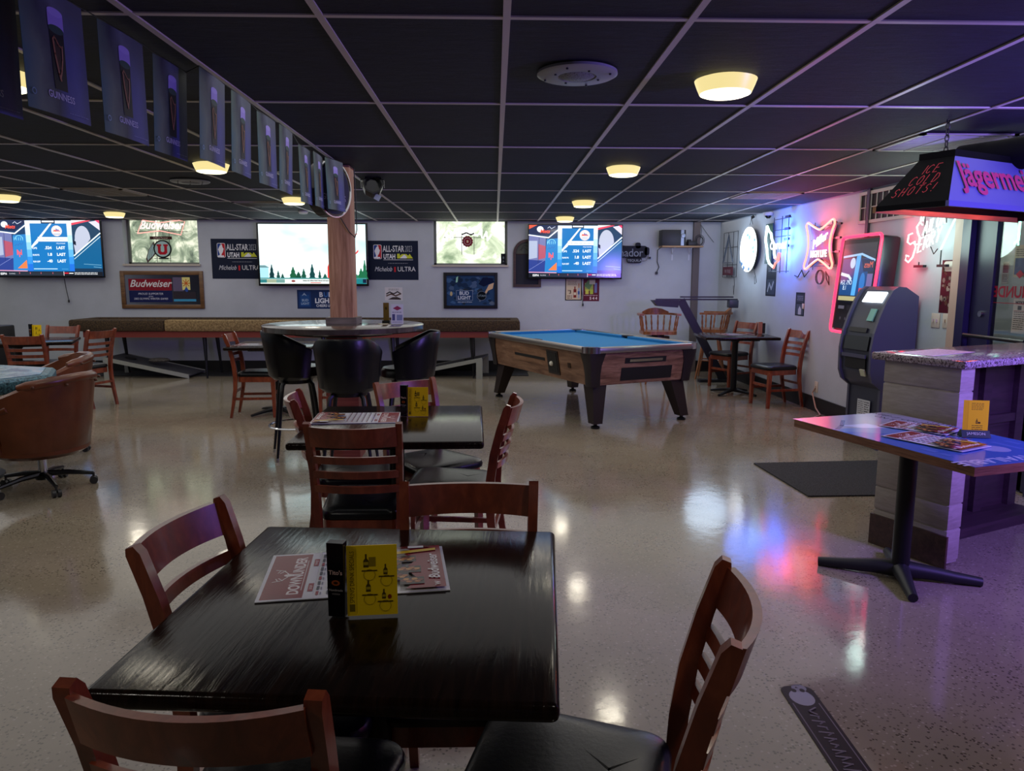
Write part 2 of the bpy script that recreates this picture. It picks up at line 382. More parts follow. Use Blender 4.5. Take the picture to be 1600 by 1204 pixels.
# door
NAVY = mat('navy_painted_door', '1d1b3d', .35)
GLASS = mat('clear_glass', 'ffffff', .02, trans=1)
db = MB()
db.box((RX+.05, DY1-.05, DH/2), (.16, .10, DH), NAVY); db.box((RX+.05, DY0+.04, DH/2), (.16, .08, DH), NAVY); db.box((RX+.05, (DY0+DY1)/2, DH-.03), (.16, DY1-DY0, .06), NAVY)
db.box((RX+.04, 5.45, DH/2), (.05, .22, DH-.02), NAVY); db.box((RX+.04, 4.83, DH/2), (.05, .14, DH-.02), NAVY)
db.box((RX+.04, 5.1, .3), (.05, .5, .6), NAVY); db.box((RX+.04, 5.1, DH-.12), (.05, .5, .14), NAVY)
door = tag(db.build('door_1', None, None, None), kind='structure')
MB().box((RX+.04, 5.12, 1.2), (.008, .46, 1.42)).build('glass_pane', GLASS, door, None)
hb = MB(); hb.cyl((RX-.06, 5.5, 1.04), (RX-.06, 4.85, 1.04), .014); hb.cyl((RX-.06, 5.42, 1.04), (RX+.02, 5.42, 1.04), .01); hb.cyl((RX-.06, 4.88, 1.04), (RX+.02, 4.88, 1.04), .01)
hb.build('door_handle', BMETAL, door); MB().cyl((RX+.0, 5.43, 1.2), (RX+.02, 5.43, 1.2), .022, n=16).build('lock', CHROME, door)
ga = Art(.5, .5, None); ga.text('DOWNUNDER', -.02, -.03, .11, '8c1230', sx=-1, bold=.003); ga.rect(-.32, -.075, .3, -.07, '8c1230'); ga.poly([(-.10, .13), (-.06, .16), (-.02, .13), (-.06, .10)], '8c1230')
ga.line(arc(.16, .12, .07, 20, 300), .006, '6a4a3a'); ga.line(arc(.2, .16, .04, 0, 200), .005, '6a4a3a')
ga.build('window_lettering', door, frame((RX+.034, 5.03, 1.36), (0, -1, 0), (0, 0, 1)))
struct('trim_5', MB().box((RX-.01, DY1+.055, DH/2), (.02, .11, DH)), mat('pale_door_casing', 'b59c90', .5))
# inner white door seen through the glass, with notices
ib = Art(1.1, 2.05, 'd6d8cc', .04); ib.rect(-.5, -.98, -.44, 1.0, 'b9bbb0'); ib.rect(-.3, -.5, .3, .15, 'c9cbbf'); ib.rect(-.3, -.9, .3, -.6, 'c9cbbf')
o = tag(ib.build('door_2', None, frame((5.18, 5.6, 1.03), (0, -1, 0), (0, 0, 1))), kind='structure')
lamp('entry_lamp', 'POINT', (4.5, 5.3, 2.1), 7, (.95, 1, .86), .1)
def notice(name, label, M, w, h, bg, kind, cat='poster'):
    a = Art(w, h, bg, .003)
    if kind == 0:
        a.text('NOTICE', 0, h*.36, h*.1, '222222', bold=.002); a.rect(-w*.15, h*.18, w*.15, h*.3, '444444'); a.lines(-w*.4, w*.4, -h*.4, h*.14, 9, '333333'); a.rect(-w*.42, h*.14, w*.42, h*.155, '8c1230')
    elif kind == 1: a.rect(-w*.4, 0, w*.4, h*.42, '7a3040'); a.lines(-w*.4, w*.4, -h*.4, -h*.05, 5, '303a55')
    elif kind == 2: a.rect(-w*.42, -h*.42, w*.42, h*.1, '54688f'); a.lines(-w*.4, w*.4, h*.15, h*.4, 4, '555555')
    o = a.build(name, None, M); return tag(o, label, cat)
notice('notice_sheet', 'white framed notice with lines of small print behind the door glass', rightf(5.12, 6.9-.9, 1.16) if 0 else frame((3.66, 5.09, 1.2), (0, -1, 0), (0, 0, 1)), .13, .24, 'd9d9d2', 0)
notice('flyer', 'dark red and grey flyer high on the inner entry wall behind the glass', frame((5.13, 7.05-.0, 1.62), (0, -1, 0), (0, 0, 1)) if 0 else frame((3.66, 5.27, 1.5), (0, -1, 0), (0, 0, 1)), .07, .16, 'b9b6b0', 1)
notice('flyer', 'pale flyer with a blue picture behind the door glass', frame((3.66, 5.13, 1.58), (0, -1, 0), (0, 0, 1)), .12, .22, 'c8c5a8', 2)
nb = MB(); nb.tube([(3.68, 5.2, 1.86), (3.68, 5.2, 1.72)], .008); nb.tube([(3.68, 5.215-.0+.02*math.cos(t/3), 1.70+.02*math.sin(t/3)) for t in range(0, 14)], .005)
tag(nb.build('neon_sign', cm('8cffd8', 'glow')), 'small green neon piece hanging behind the door glass', 'neon sign')

# ------------------------------------------------------------ ceiling fixtures
RIMM = mat('warm_lamp_rim', '8b7a40', .4, emit=.8, emcol='efdc98'); DIFF = mat('lamp_diffuser', 'ffffff', .4, emit=2.6, emcol='fff6c8'); CAPM = mat('white_lamp_base', 'c8c4ba', .5)
def ceiling_light():
    t = thing('ceiling_light', '', 'ceiling light', (0, 0, CEIL), 0, 'round flush lights in the ceiling')
    MB().lathe([(.105, -.0), (.13, -.008), (.122, -.03), (.108, -.062)], 32).build('shade_rim', RIMM, t)
    MB().lathe([(.106, -.060), (.1055, -.064), (.09, -.070), (.01, -.072)], 32).build('diffuser', DIFF, t)
    return t
LIGHTS = [(.98, 3.27, 'round ceiling light above the near aisle, the largest and closest', 1), (.98, 5.8, 'round ceiling light second nearest of the row running to the right-hand screen', 1),
 (.98, 8.35, 'round ceiling light third along the row towards the right-hand screen', 1), (.98, 10.55, 'round ceiling light nearest the back wall, over the right-hand screen', 1),
 (-2.12, 5.75, 'round ceiling light just under the row of hanging banners', 1), (-2.16, 8.2, 'round ceiling light seen between the last banners by the post', 1),
 (-5.05, 10.15, 'round ceiling light beside the left window at the back wall', 1), (-5.14, 8.1, 'round ceiling light at the left edge of the photo above the left screen', 1), (-2.06, 3.27, 'round ceiling light half hidden behind the nearest banners on the left', 1)]
first = ceiling_light(); lab0 = True
for x, y, lab, g in LIGHTS:
    if lab0: first.location = (x, y, CEIL-.007); first['label'] = lab; r = first; lab0 = False
    else: r = dup(first, lab, (x, y, CEIL-.007))
    l = lamp('bulb', 'AREA', (0, 0, -.085), LAMPW, (1, .91, .76), .2); l.parent = r
def ceiling_speaker(x, y, lab):
    t = thing('ceiling_speaker', lab, 'ceiling speaker', (x, y, CEIL-.007), 0, 'round ceiling speakers')
    MB().lathe([(.165, 0), (.166, -.01), (.155, -.016), (.08, -.018), (.078, -.012), (.01, -.012)], 40).build('speaker_plate', mat('grey_enamel', '9a9ea4', .4, .2), t)
    gm = mat('perforated_grille', '5d6268', .5); nt, N, L, b = nodes(gm); vo = N.new('ShaderNodeTexVoronoi'); vo.inputs['Scale'].default_value = 160; L.new(coords(nt), vo.inputs[0]); L.new(ramp(nt, vo.outputs['Distance'], [(.25, '22252a'), (.4, '7f858c')]), b.inputs['Base Color'])
    MB().lathe([(.079, -.012), (.06, -.022), (.01, -.024)], 32).build('grille', gm, t)
    for k in range(8):
        a = PI/8+k*PI/4; rr = .14 if k % 2 else .1
        MB().cyl((rr*math.cos(a), rr*math.sin(a), -.012), (rr*math.cos(a), rr*math.sin(a), -.022), .005).build('screw', mat('dark_screw', '24262b', .4), t)
ceiling_speaker(.34, 3.2, 'large round grey ceiling speaker plate near the closest ceiling light'); ceiling_speaker(-2.7, 6.8, 'round ceiling speaker plate far left behind the banners')
def vent(x0, x1, y0, y1, lab, c1, c2, slats):
    t = thing('ceiling_vent', lab, 'ceiling vent', ((x0+x1)/2, (y0+y1)/2, CEIL-.007)); w, h = x1-x0, y1-y0
    f = MB(); 
    for s in (-1, 1): f.box((s*(w/2-.015), 0, -.004), (.03, h, .01)); f.box((0, s*(h/2-.015), -.004), (w, .03, .01))
    f.build('frame', mat('vent_frame', 'a9a29c', .5), t, None)
    MB().box((0, 0, -.001), (w-.05, h-.05, .004)).build('panel', cm(c1), t, None)
    s = MB()
    for k in range(slats): s.box((0, -h/2+.05+(h-.1)*(k+.5)/slats, -.007), (w-.06, (h-.1)/slats*.45, .006))
    for k in range(1, 3): s.box((-w/2+k*w/3, 0, -.011), (.006, h-.06, .004))
    s.build('slats', cm(c2), t, None)
vent(2.49, 3.07, 4.42, 4.99, 'pale perforated ceiling panel above the dark hanging canopy', '8d8790', 'b2aab5', 16)
vent(2.49, 3.07, 7.46, 8.0, 'slatted ceiling vent near the right wall glowing red and blue from the signs', '6f6a72', 'a39ca6', 8)
vent(-4.22, -3.63, 7.46, 8.04, 'pale square ceiling vent on the far left', '8e8880', '9a938a', 10)
vent(-3.0, -2.42, 8.69, 9.2, 'dusty brown ceiling vent behind the banners near the post', '4d4440', '5b5048', 8)
sm = MB().lathe([(.06, CEIL), (.06, CEIL-.02), (.05, CEIL-.04), (.01, CEIL-.045)], 20, c=(-2.48, 9.84)); tag(sm.build('smoke_detector', mat('white_plastic', 'c9c9c6', .4)), 'small white smoke detector on the ceiling before the middle screen', 'smoke detector')
# security camera on the right wall
t = thing('security_camera', 'small white dome camera high on the right wall above the neon signs', 'security camera', (wx(9.5)-.055, 9.5, 2.25))
MB().lathe([(.06, .03), (.062, .0), (.055, -.01)], 20).build('housing', mat('white_plastic', 'c9c9c6'), t); MB().sphere((0, 0, -.005), .045).build('lens_dome', mat('dark_dome', '0a0a0c', .1), t)

# ------------------------------------------------------------ wooden post with its round table
PX, PY = -1.196, 5.9
t = thing('wooden_post', 'square rough pine post rising through the round high table to the ceiling', 'post', (PX, PY, 0))
MB().box((0, 0, 1.15), (.18, .18, 2.3), bev=.008).build('timber', POSTW, t)
c = MB()
for s in (-1, 1): c.box((s*.105, 0, 1.118), (.028, .238, .055)); c.box((0, s*.105, 1.118), (.185, .028, .055))
c.build('collar', wood('weathered_collar', '4b423c', '625850', '7a6f65', .6), t)
cord = MB(); cord.tube([(PX-.02, PY-.1, 2.2), (PX-.02, PY-.105, 2.02), (PX+.02, PY-.108, 1.9), (PX+.08, PY-.105, 1.8), (PX+.115, PY-.06, 1.76), (PX+.125, PY-.03, 1.82), (PX+.118, PY, 2.0), (PX+.11, PY, 2.29)], .004, 6)
tag(cord.build('looped_cable', mat('black_cable', '08080a', .5)), 'black cord looped down the side of the pine post', 'cord')
# round hanging sign on the post and the small spotlight behind it
t = thing('hanging_sign', 'round dark double-sided sign with chrome rim hung beside the post top', 'sign', M=frame((PX-.02, PY-.33, 2.09), (.42, .9, 0), (0, 0, 1)))
MB().lathe([(.2, -.05), (.2, .05)], 40).build('drum', mat('gloss_black_sign', '090a12', .15), t); 
MB().tube([(.2*math.cos(i*PI/20), .2*math.sin(i*PI/20), .05) for i in range(40)], .008, 6, closed=True).build('rim', CHROME, t)
a = Art(.2, .2, None); a.ell(0, 0, .18, .18, '16163a', n=32); a.text('GUINNESS', 0, -.08, .06, '8a7fa8'); a.line(arc(0, .04, .1, 30, 150), .008, '5b3a6a'); a.rect(-.03, -.02, .03, .09, '3a2a5a'); a.build('sign_face', t, Matrix.Translation((0, 0, .0505)))
hb = MB()
for s in (-.06, .06): hb.cyl((s, .19, 0), (s, .205, 0), .004)
hb.build('hanger', BMETAL, t)
t = thing('stage_spotlight', 'small black spotlight with a paper tag hung from the ceiling right of the post', 'spotlight', (-1.06, 6.6, 2.22))
M_ = Matrix.Rotation(math.radians(72), 4, 'X') @ Matrix.Rotation(math.radians(12), 4, 'Y')
MB().lathe([(.05, -.10), (.085, -.02), (.09, .09), (.075, .09), (.07, .0), (.01, -.02)], 8, M=M_).build('lamp_housing', BMETAL, t)
MB().lathe([(.068, .03), (.01, .035)], 16, M=M_).build('lens', mat('dark_lens', '1c1e22', .15), t)
MB().strip([(-.1, 0, 0), (-.1, 0, .07), (.1, 0, .07), (.1, 0, 0)], .02, .006, up=(0, 1, 0)).build('yoke', BMETAL, t)
MB().box((.085, -.06, -.05), (.05, .004, .05), M=Matrix.Rotation(.5, 4, 'Y')).build('paper_tag', cm('9aa7b5'), t, None)

# ------------------------------------------------------------ banners
def banner_material():
    m = mat('banner_print', '1c2340', .6); nt, N, L, b = nodes(m)
    tc = N.new('ShaderNodeTexCoord'); sx = N.new('ShaderNodeSeparateXYZ'); L.new(tc.outputs['Object'], sx.inputs[0])
    x = mathn(nt, 'ADD', mathn(nt, 'MULTIPLY', sx.outputs[0], 3.57), .5)
    x = mathn(nt, 'ADD', x, mathn(nt, 'MULTIPLY', mathn(nt, 'SUBTRACT', noise(nt, tc.outputs['Object'], 9, 4), .5), .35))
    c1 = ramp(nt, x, [(0, '2b5a62'), (.2, '56695f'), (.42, '20243c'), (.62, '2f3580'), (.8, '3b3f86'), (1, '252a66')])
    y = mathn(nt, 'ADD', mathn(nt, 'MULTIPLY', sx.outputs[1], 2.86), .5)
    c2 = ramp(nt, mathn(nt, 'ADD', x, mathn(nt, 'MULTIPLY', y, .3)), [(0, '3a7a78'), (.25, '47604f'), (.5, '1a2036'), (.75, '5a6570'), (1.1, '49535e')])
    L.new(mixc(nt, ramp(nt, y, [(.45, '000000'), (.9, 'ffffff')]), c1, c2), b.inputs['Base Color']); return m
BANM = banner_material()
def banner(M, lab, pid):
    t = thing('hanging_banner', lab, 'banner', M=M, group='row of beer banners along the ceiling')
    if pid is None:
        q = MB(); n = 6; R = []
        for j in range(n+1):
            u = -.14+.28*j/n; z = .006*math.sin(j/n*PI)
            R.append([(u, .175, z), (u, -.175, z), (u, -.175, z-.0012), (u, .175, z-.0012)])
        q.rings(R); q.build('printed_sheet', BANM, t)
        a = Art(.1, .1, None); a.z = .0066
        a.poly([(-.032, .075), (.032, .075), (.030, -.10), (-.026, -.10)], '120c1c'); a.poly([(-.034, .115), (.034, .115), (.034, .07), (-.034, .075)], '9d90d8'); a.ell(0, .118, .034, .012, 'a99de0'); a.ell(0, .07, .034, .012, '2d4a44')
        a.build('beer_glass', t)
        a = Art(.1, .1, None); a.z = .0082
        a.line([(-.020, .04), (-.014, .048), (-.006, .04), (.004, .028), (.016, .024), (.02, .028)], .005, '8f6247'); a.line([(-.020, .04), (-.016, .0), (-.004, -.055), (.002, -.072)], .007, '8f6247'); a.line([(.018, .022), (.016, -.01), (.008, -.045), (.0, -.068)], .005, 'a5745a')
        for k in range(4): a.line([(-.014+k*.007, .034-k*.004), (-.004+k*.003, -.04)], .001, '7a5340')
        a.build('harp_emblem', t)
        a = Art(.1, .1, None); a.z = .0066
        a.text('GUINNESS', .0, -.128, .028, 'b9bcd8', bold=.0004, sx=.9); a.build('lettering', t)
        a = Art(.1, .1, None); a.z = .0066; a.line(arc(-.118, -.128, .008, 0, 360), .003, '8fb5c9'); a.build('ring_mark', t)
        a = Art(.1, .1, None); a.z = .0066; a.lines(.03, .12, -.162, -.155, 1, '7a80b0'); a.build('small_print', t)
    return t
BN = [(-1.46, 2.10, 84), (-1.31, 2.19, 85), (-1.28, 2.55, 87), (-1.27, 2.92, 88), (-1.17, 3.1, 90), (-1.17, 3.46, 91), (-1.19, 3.88, 88), (-1.17, 4.2, 91), (-1.23, 4.82, 89), (-1.2, 5.08, 91), (-1.18, 5.32, 76)]
BL = ['beer banner cut off by the left edge of the photo, nearest to the viewer', 'largest whole beer banner, second from the left edge', 'third beer banner from the left with its pint and harp in full view', 'fourth beer banner from the left, its lower edge curled and hanging crooked', 'fifth beer banner, directly above the round ceiling light', 'sixth beer banner from the left, just right of the ceiling light',
 'seventh beer banner along the string, lettering still readable', 'eighth beer banner, with a reddish patch at its upper right corner', 'ninth beer banner along the string, narrow and turned edge-on', 'tenth beer banner, second from the post', 'last beer banner, hanging in front of the round sign on the post']
b0 = None
for (x, y, a), lab in zip(BN, BL):
    th = math.radians(a); xa = Vector((math.cos(th), math.sin(th), 0)); tilt = random.uniform(-.05, .05)
    ctr = Vector((x, y, 2.28))+xa*.14+Vector((math.sin(tilt)*.17, 0, -.175))
    M = frame(ctr, xa, (-math.sin(tilt), random.uniform(-.03, .03), 1))
    if b0 is None: b0 = banner(M, lab, None)
    else: dup(b0, lab, M=M)
cordm = MB(); pts = [(-1.5, 1.0, 2.288)]
for x, y, a in BN:
    th = math.radians(a); pts += [(x, y, 2.284), (x+.28*math.cos(th), y+.28*math.sin(th), 2.284)]
pts.append((PX, PY-.1, 2.29)); cordm.tube(pts, .002, 5)
tag(cordm.build('banner_string', mat('black_cable', '08080a')), 'thin dark string carrying the beer banners to the post', 'string')
# ------------------------------------------------------------ television screens
def tv_body(name, lab, cx, cz, w, h, group=None, y=None):
    y = (WY-.12) if y is None else y
    t = thing(name, lab, 'television', M=backf(cx, y, cz), group=group)
    MB().box((0, 0, -.02), (w, h, .035), bev=.004).build('casing', mat('tv_casing', '0a0c12', .25), t)
    MB().box((0, 0, -.075), (w*.35, h*.5, .08)).build('wall_bracket', BMETAL, t, None)
    return t
def baseball_screen(t, w, h):
    W, H = w-.03, h-.035; a = Art(W, H, '123a63', .004, 'screen')
    X = lambda u: (u-.5)*W
    Y = lambda v: (.5-v)*H
    def P(*p): return [(X(u), Y(v)) for u, v in p]
    # left studio
    a.poly(P((0, .2), (.18, .22), (.18, .9), (0, .9)), '6d74a8'); a.poly(P((0, .3), (.09, .3), (.09, .62), (0, .65)), 'a9b4cf'); a.poly(P((.1, .36), (.18, .4), (.18, .62), (.1, .66)), 'b0546a')
    a.poly(P((0, .66), (.18, .68), (.18, .9), (0, .9)), '2c3f8a'); a.line(P((.11, .22), (.1, .72)), .006, '2b2f58'); a.line(P((0, .86), (.16, .68)), .004, '8f9bd8')
    a.poly(P((0, 0), (.33, 0), (.33, .02), (.21, .2), (0, .17)), '12234a'); a.poly(P((0, 0), (.09, 0), (0, .08)), 'd8573f'); a.line(P((0, .19), (.21, .24), (.34, .05)), .018, 'f2f6fb')
    a.ell(X(.12), Y(.08), .05, .045, 'e8eefc'); a.text('Mets', X(.17), Y(.15), .075, 'f0503c', shear=.25, bold=.002); a.line(P((.2, .06), (.22, .03), (.24, .07), (.28, .03)), .006, 'dfe8ff')
    # hoarding with cap emblem
    a.poly(P((.19, .27), (.31, .25), (.31, .9), (.17, .9)), '2a7fc4'); a.line([(X(.245)+.055*math.cos(q), Y(.34)+.055*math.sin(q)) for q in [math.pi*k/10 for k in range(11)]], .01, '7fd0e8')
    for k in range(5): a.line(P((.2+k*.02, .36), (.2+k*.02, .31)), .008, '7fd0e8')
    a.line(P((.2, .46), (.22, .43), (.23, .45), (.25, .41), (.26, .44), (.28, .4)), .004, '3a55a8')
    a.text('N', X(.238), Y(.62), .11, 'f2606a', bold=.002); a.text('Y', X(.238), Y(.655), .10, 'f2606a', bold=.002)
    a.poly(P((.21, .86), (.3, .71), (.3, .86)), 'f57e45'); a.poly(P((0, .89), (.3, .9), (.3, .915), (0, .905)), 'e6a0b8')
    # framed statistics panel
    for u0, u1, c in ((.31, .355, 0), (.695, .74, 0)):
        for k, cc in enumerate(('eaf6ff', 'd8efff', 'b8e2fb', '8fcdf5', '5fb2ef', '3390e6', '1f6fd8')): a.rect(X(u0), Y(.01+.9*(k+1)/7), X(u1), Y(.01+.9*k/7), cc)
    a.rect(X(.31), Y(.06), X(.74), Y(.01), 'eef8ff'); a.rect(X(.46), Y(.06), X(.59), Y(0), '12203c'); a.rect(X(.47), Y(.04), X(.58), Y(.012), 'f4faff')
    a.rect(X(.355), Y(.91), X(.695), Y(.06), '1673b8'); a.poly(P((.355, .5), (.355, .46), (.54, .06), (.56, .06), (.42, .38), (.42, .4)), 'eef6fc'); a.rect(X(.42), Y(.38), X(.695), Y(.3), 'f0f6f8')
    a.text("METS OFFENSIVE RANKS LOSING STREAK", X(.558), Y(.355), .026, '6a7f94', sx=.62)
    a.ell(X(.6), Y(.19), .078, .078, 'f4f6fa', n=28); a.line([(X(.6)+.07*math.cos(q), Y(.19)+.07*math.sin(q)) for q in [math.pi*k/16 for k in range(33)]], .004, 'f07a4a')
    a.poly([(X(.6)+.05*u, Y(.19)+.05*v) for u, v in ((-1, -.1), (-.7, .4), (-.4, .1), (-.1, .8), (.2, .3), (.5, .5), (.9, -.1))], '2f68b4'); a.text('Mets', X(.6), Y(.21), .052, 'f0603c', shear=.2, bold=.001); a.rect(X(.57), Y(.25), X(.63), Y(.24), '2f68b4')
    a.text('MLB RANK', X(.63), Y(.425), .028, 'e8f6ff')
    for k, (p, q) in enumerate((('OPS', '.524'), ('RUNS PG', '1.8'), ('RUN DIFF', '-40'))):
        v = .515+.118*k; a.text(p, X(.36), Y(v), .04 if k == 0 else .032, 'f0fbff', align='LEFT', bold=.001, sx=1 if k == 0 else .75); a.text(q, X(.54), Y(v), .058, 'f0fbff', align='RIGHT', bold=.002); a.text('LAST', X(.625), Y(v), .058, 'f0fbff', bold=.002)
    a.rect(X(.36), Y(.875), X(.58), Y(.862), 'c9eaff'); a.rect(X(.62), Y(.875), X(.68), Y(.868), '5ab0e0')
    # right studio
    a.rect(X(.74), Y(.91), X(1), Y(0), '173a58'); a.poly(P((.74, .02), (.92, 0), (.9, .02), (.74, .09)), 'e6455a'); a.poly(P((.74, 0), (.88, 0), (.74, .05)), 'f4e9ee'); a.poly(P((.9, .03), (1, .0), (1, .18)), 'd9d4e6'); a.poly(P((.96, 0), (1, 0), (1, .06)), 'e83a6a')
    a.poly([(X(.835)+(.115*math.cos(q)), Y(.33)+(.19*math.sin(q))) for q in [math.pi*k/12 for k in range(13)]]+P((.75, .45), (.76, .62), (.86, .45)), 'b9bfd2'); a.poly(P((.745, .35), (.77, .38), (.77, .45), (.745, .42)), '101a2c')
    a.poly(P((.74, .66), (1, .26), (1, .92), (.74, .92)), '0f5c8c'); a.line(P((.745, .63), (1, .23)), .018, 'e9f7f9'); a.line(P((.745, .69), (1, .29)), .008, 'd5edf2')
    a.line(P((.83, .78), (.99, .8)), .006, '7fb6cf'); a.line(P((.92, .83), (.99, .845)), .006, '7fb6cf'); a.rect(X(.74), Y(.92), X(1), Y(.86), '16324d')
    # ticker
    a.rect(X(0), Y(1), X(1), Y(.92), '14171f'); a.rect(X(.12), Y(.985), X(.63), Y(.925), '262d38'); a.text('ESPN', X(.075), Y(.975), .042, 'f4f6fa', bold=.001); a.text('PLAYING', X(.155), Y(.965), .022, 'd0d6e0')
    for u in (.22, .32, .42, .53): a.rect(X(u), Y(.96), X(u+.006), Y(.93), 'c05a6a')
    a.rect(X(.634), Y(.99), X(.638), Y(.915), 'f0f0f0'); a.rect(X(.64), Y(.955), X(.68), Y(.935), 'd8243a'); a.rect(X(.685), Y(.955), X(.725), Y(.94), 'f4f4f4'); a.lines(X(.735), X(.95), Y(.975), Y(.925), 2, 'e6e9ee')
    a.build('screen', t, Matrix.Translation((0, .004, .0025)))
t = tv_body('wall_television', 'wall television on the far left by the edge, showing baseball statistics', -6.69+.0, 1.865, 1.62, .86, 'televisions on the back wall'); baseball_screen(t, 1.62, .86)
t = tv_body('wall_television', 'wall television right of the bright window, showing baseball statistics', 1.22, 1.845, 1.44, .82, 'televisions on the back wall'); baseball_screen(t, 1.44, .82)
t = tv_body('wall_television', 'largest wall television, behind the pine post, showing pale sky over trees', -2.75, 1.79, 1.66, .94, 'televisions on the back wall')
W, H = 1.60, .885; a = Art(W, H, 'd9f3f6', .004, 'screen')
X = lambda u: (u-.5)*W
Y = lambda v: (.5-v)*H
def sky_mat():
    m = mat('screen_sky', '050505', .15, emit=1.15); nt, N, L, b = nodes(m); v = coords(nt, 'Object', (.7, 1.4, 1)); f = noise(nt, v, 1.6, 3, .5, .4)
    L.new(ramp(nt, f, [(.3, '9fe9f2'), (.45, 'd6f5f7'), (.6, 'eef6f8')]), b.inputs['Emission Color']); return m
a.poly([(X(0), Y(0)), (X(0), Y(.92)), (X(1), Y(.92)), (X(1), Y(0))], sky_mat())
random.seed(3)
a.poly([(X(0), Y(.9)), (X(.08), Y(.9)), (X(.08), Y(.72)), (X(.05), Y(.69)), (X(0), Y(.71))], 'a8dbe8'); a.poly([(X(0), Y(.73)), (X(.09), Y(.73)), (X(.05), Y(.69)), (X(0), Y(.69))], '6a8f94')
def tree(u, v, wd, c):
    n = 7; L_, R_ = [], []
    for k in range(n):
        q = k/(n-1); ww = wd*(.15+q)*(.8 if k % 2 else 1.15)*.5; L_.append((X(u)-ww, Y(v+(.92-v)*q))); R_.append((X(u)+ww, Y(v+(.92-v)*q)))
    a.poly(L_+R_[::-1], c)
for u, v, wd, c in ((.11, .68, .08, '14363a'), (.17, .78, .06, '1f4a44'), (.21, .83, .06, '1c4a40'), (.31, .72, .11, '1d5a3c'), (.36, .8, .1, '174a36'), (.41, .75, .08, '1b5240'), (.49, .67, .09, '154444'), (.56, .77, .05, '174d44'), (.61, .83, .08, '1c5848'), (.95, .74, .1, '1f6a44'), (.985, .6, .08, '206a48'), (.91, .84, .08, '2a7a58')): tree(u, v, wd, c)
a.rect(X(0), Y(.92), X(1), Y(.9), '3f8a8a'); a.poly([(X(.635), Y(.9)), (X(.635), Y(.72)), (X(.66), Y(.6)), (X(.72), Y(.55)), (X(.72), Y(.9))], 'f0332c'); a.poly([(X(.9), Y(.48)), (X(.93), Y(.42)), (X(.93), Y(.46)), (X(.905), Y(.5))], 'e8383a'); a.line([(X(.9), Y(.18)), (X(.92), Y(.16))], .015, 'd0505a')
a.rect(X(0), Y(1), X(1), Y(.92), 'e6efe9'); a.rect(X(.0), Y(.985), X(.06), Y(.925), '2f7a7c'); a.rect(X(.06), Y(.985), X(.15), Y(.925), '9aa88e'); a.rect(X(.15), Y(.985), X(.23), Y(.925), '6f9a94'); a.rect(X(.9), Y(1), X(1), Y(.92), '1f7a80'); a.rect(X(.965), Y(.985), X(1), Y(.92), '10203a'); a.ell(X(.31), Y(.955), .03, .016, '8a3a3a'); a.lines(X(.4), X(.64), Y(.968), Y(.935), 1, '4a5058')
a.text('NSA  SATURN  WAGON LOVERS CLUB', X(.53), Y(.955), .03, '5a6468', sx=.8); a.rect(X(.47), Y(.99), X(.57), Y(.975), 'd06a6a')
a.build('screen', t, Matrix.Translation((0, .006, .0025)))
for x, z0, L_, nm, lab in ((-6.52, 1.42, .32, 'hanging_cable', 'thin black cable with a plug dangling below the left television'), (1.33, 1.42, .36, 'hanging_cable', 'thin cable dangling between the two posters below the right television')):
    m = MB(); m.tube([(x, WY-.05, z0), (x+.01, WY-.04, z0-.15), (x+.03, WY-.03, z0-L_)], .005, 6); m.cyl((x+.03, WY-.03, z0-L_), (x+.03, WY-.03, z0-L_-.04), .012); tag(m.build(nm, mat('black_cable', '08080a')), lab, 'cable')
# ------------------------------------------------------------ pictures and posters on the back wall
def stat(art, name, lab, cat, cx, cz, y=None, M=None, group=None):
    return tag(art.build(name, None, M or backf(cx, (WY-.0005) if y is None else y, cz)), lab, cat, group)
def allstar(lab, cx, cz, w, h):
    a = Art(w, h, '0b1730', .02); a.k = 'paint'; a.z = .0
    a.poly(rrect(-.30, .02-.0, -.175, .235, .02), 'e8e8ec'); a.poly(rrect(-.294, .026, -.24, .229, .016), '1f3f8a'); a.poly(rrect(-.236, .026, -.181, .229, .016), 'b8202e')
    a.poly([(-.255, .20), (-.225, .215), (-.215, .17), (-.2, .15), (-.215, .1), (-.235, .07), (-.25, .03), (-.275, .028), (-.262, .07), (-.275, .11), (-.285, .14)], 'e8e8ec'); a.rect(-.29, .03, -.2, .05, 'e8e8ec')
    a.text('ALL-STAR', -.158, .13, .13, 'd9dade', align='LEFT', sx=.58, bold=.002); a.text('2023', .178, .13, .13, '9ea2ab', align='LEFT', sx=.44)
    a.text('UTAH', -.15, .025, .1, 'e8e8ec', align='LEFT', sx=.68, bold=.003); a.poly([(.06, .03), (.13, .095), (.2, .095), (.27, .03)], 'c9cf3a'); a.poly([(.10, .03), (.17, .09), (.23, .03)], 'e8e8ec'); a.poly([(.2, .03), (.25, .1), (.3, .03)], 'c9cf3a'); a.poly([(.06, .1), (.1, .1), (.1, .03), (.06, .03)], 'c9cf3a'); a.rect(-.15, .005, .3, .011, 'e8e8ec')
    a.lines(-.08, .22, -.055, -.035, 1, '8a8e98'); a.text('Michelob', -.29, -.165, .1, 'c9cbd2', align='LEFT', shear=.35, sx=.72); a.rect(.01, -.175, .035, -.1, 'c0202c'); a.text('ULTRA', .06, -.165, .1, 'd9dade', align='LEFT', sx=.9)
    return stat(a, 'basketball_poster', lab, 'poster', cx, cz, WY-.003, group='pair of navy basketball posters')
allstar('navy basketball all-star poster left of the largest television, partly behind it', -3.92, 1.725, .78, .6)
allstar('navy basketball all-star poster right of the pine post', -1.555, 1.71, .76, .59)
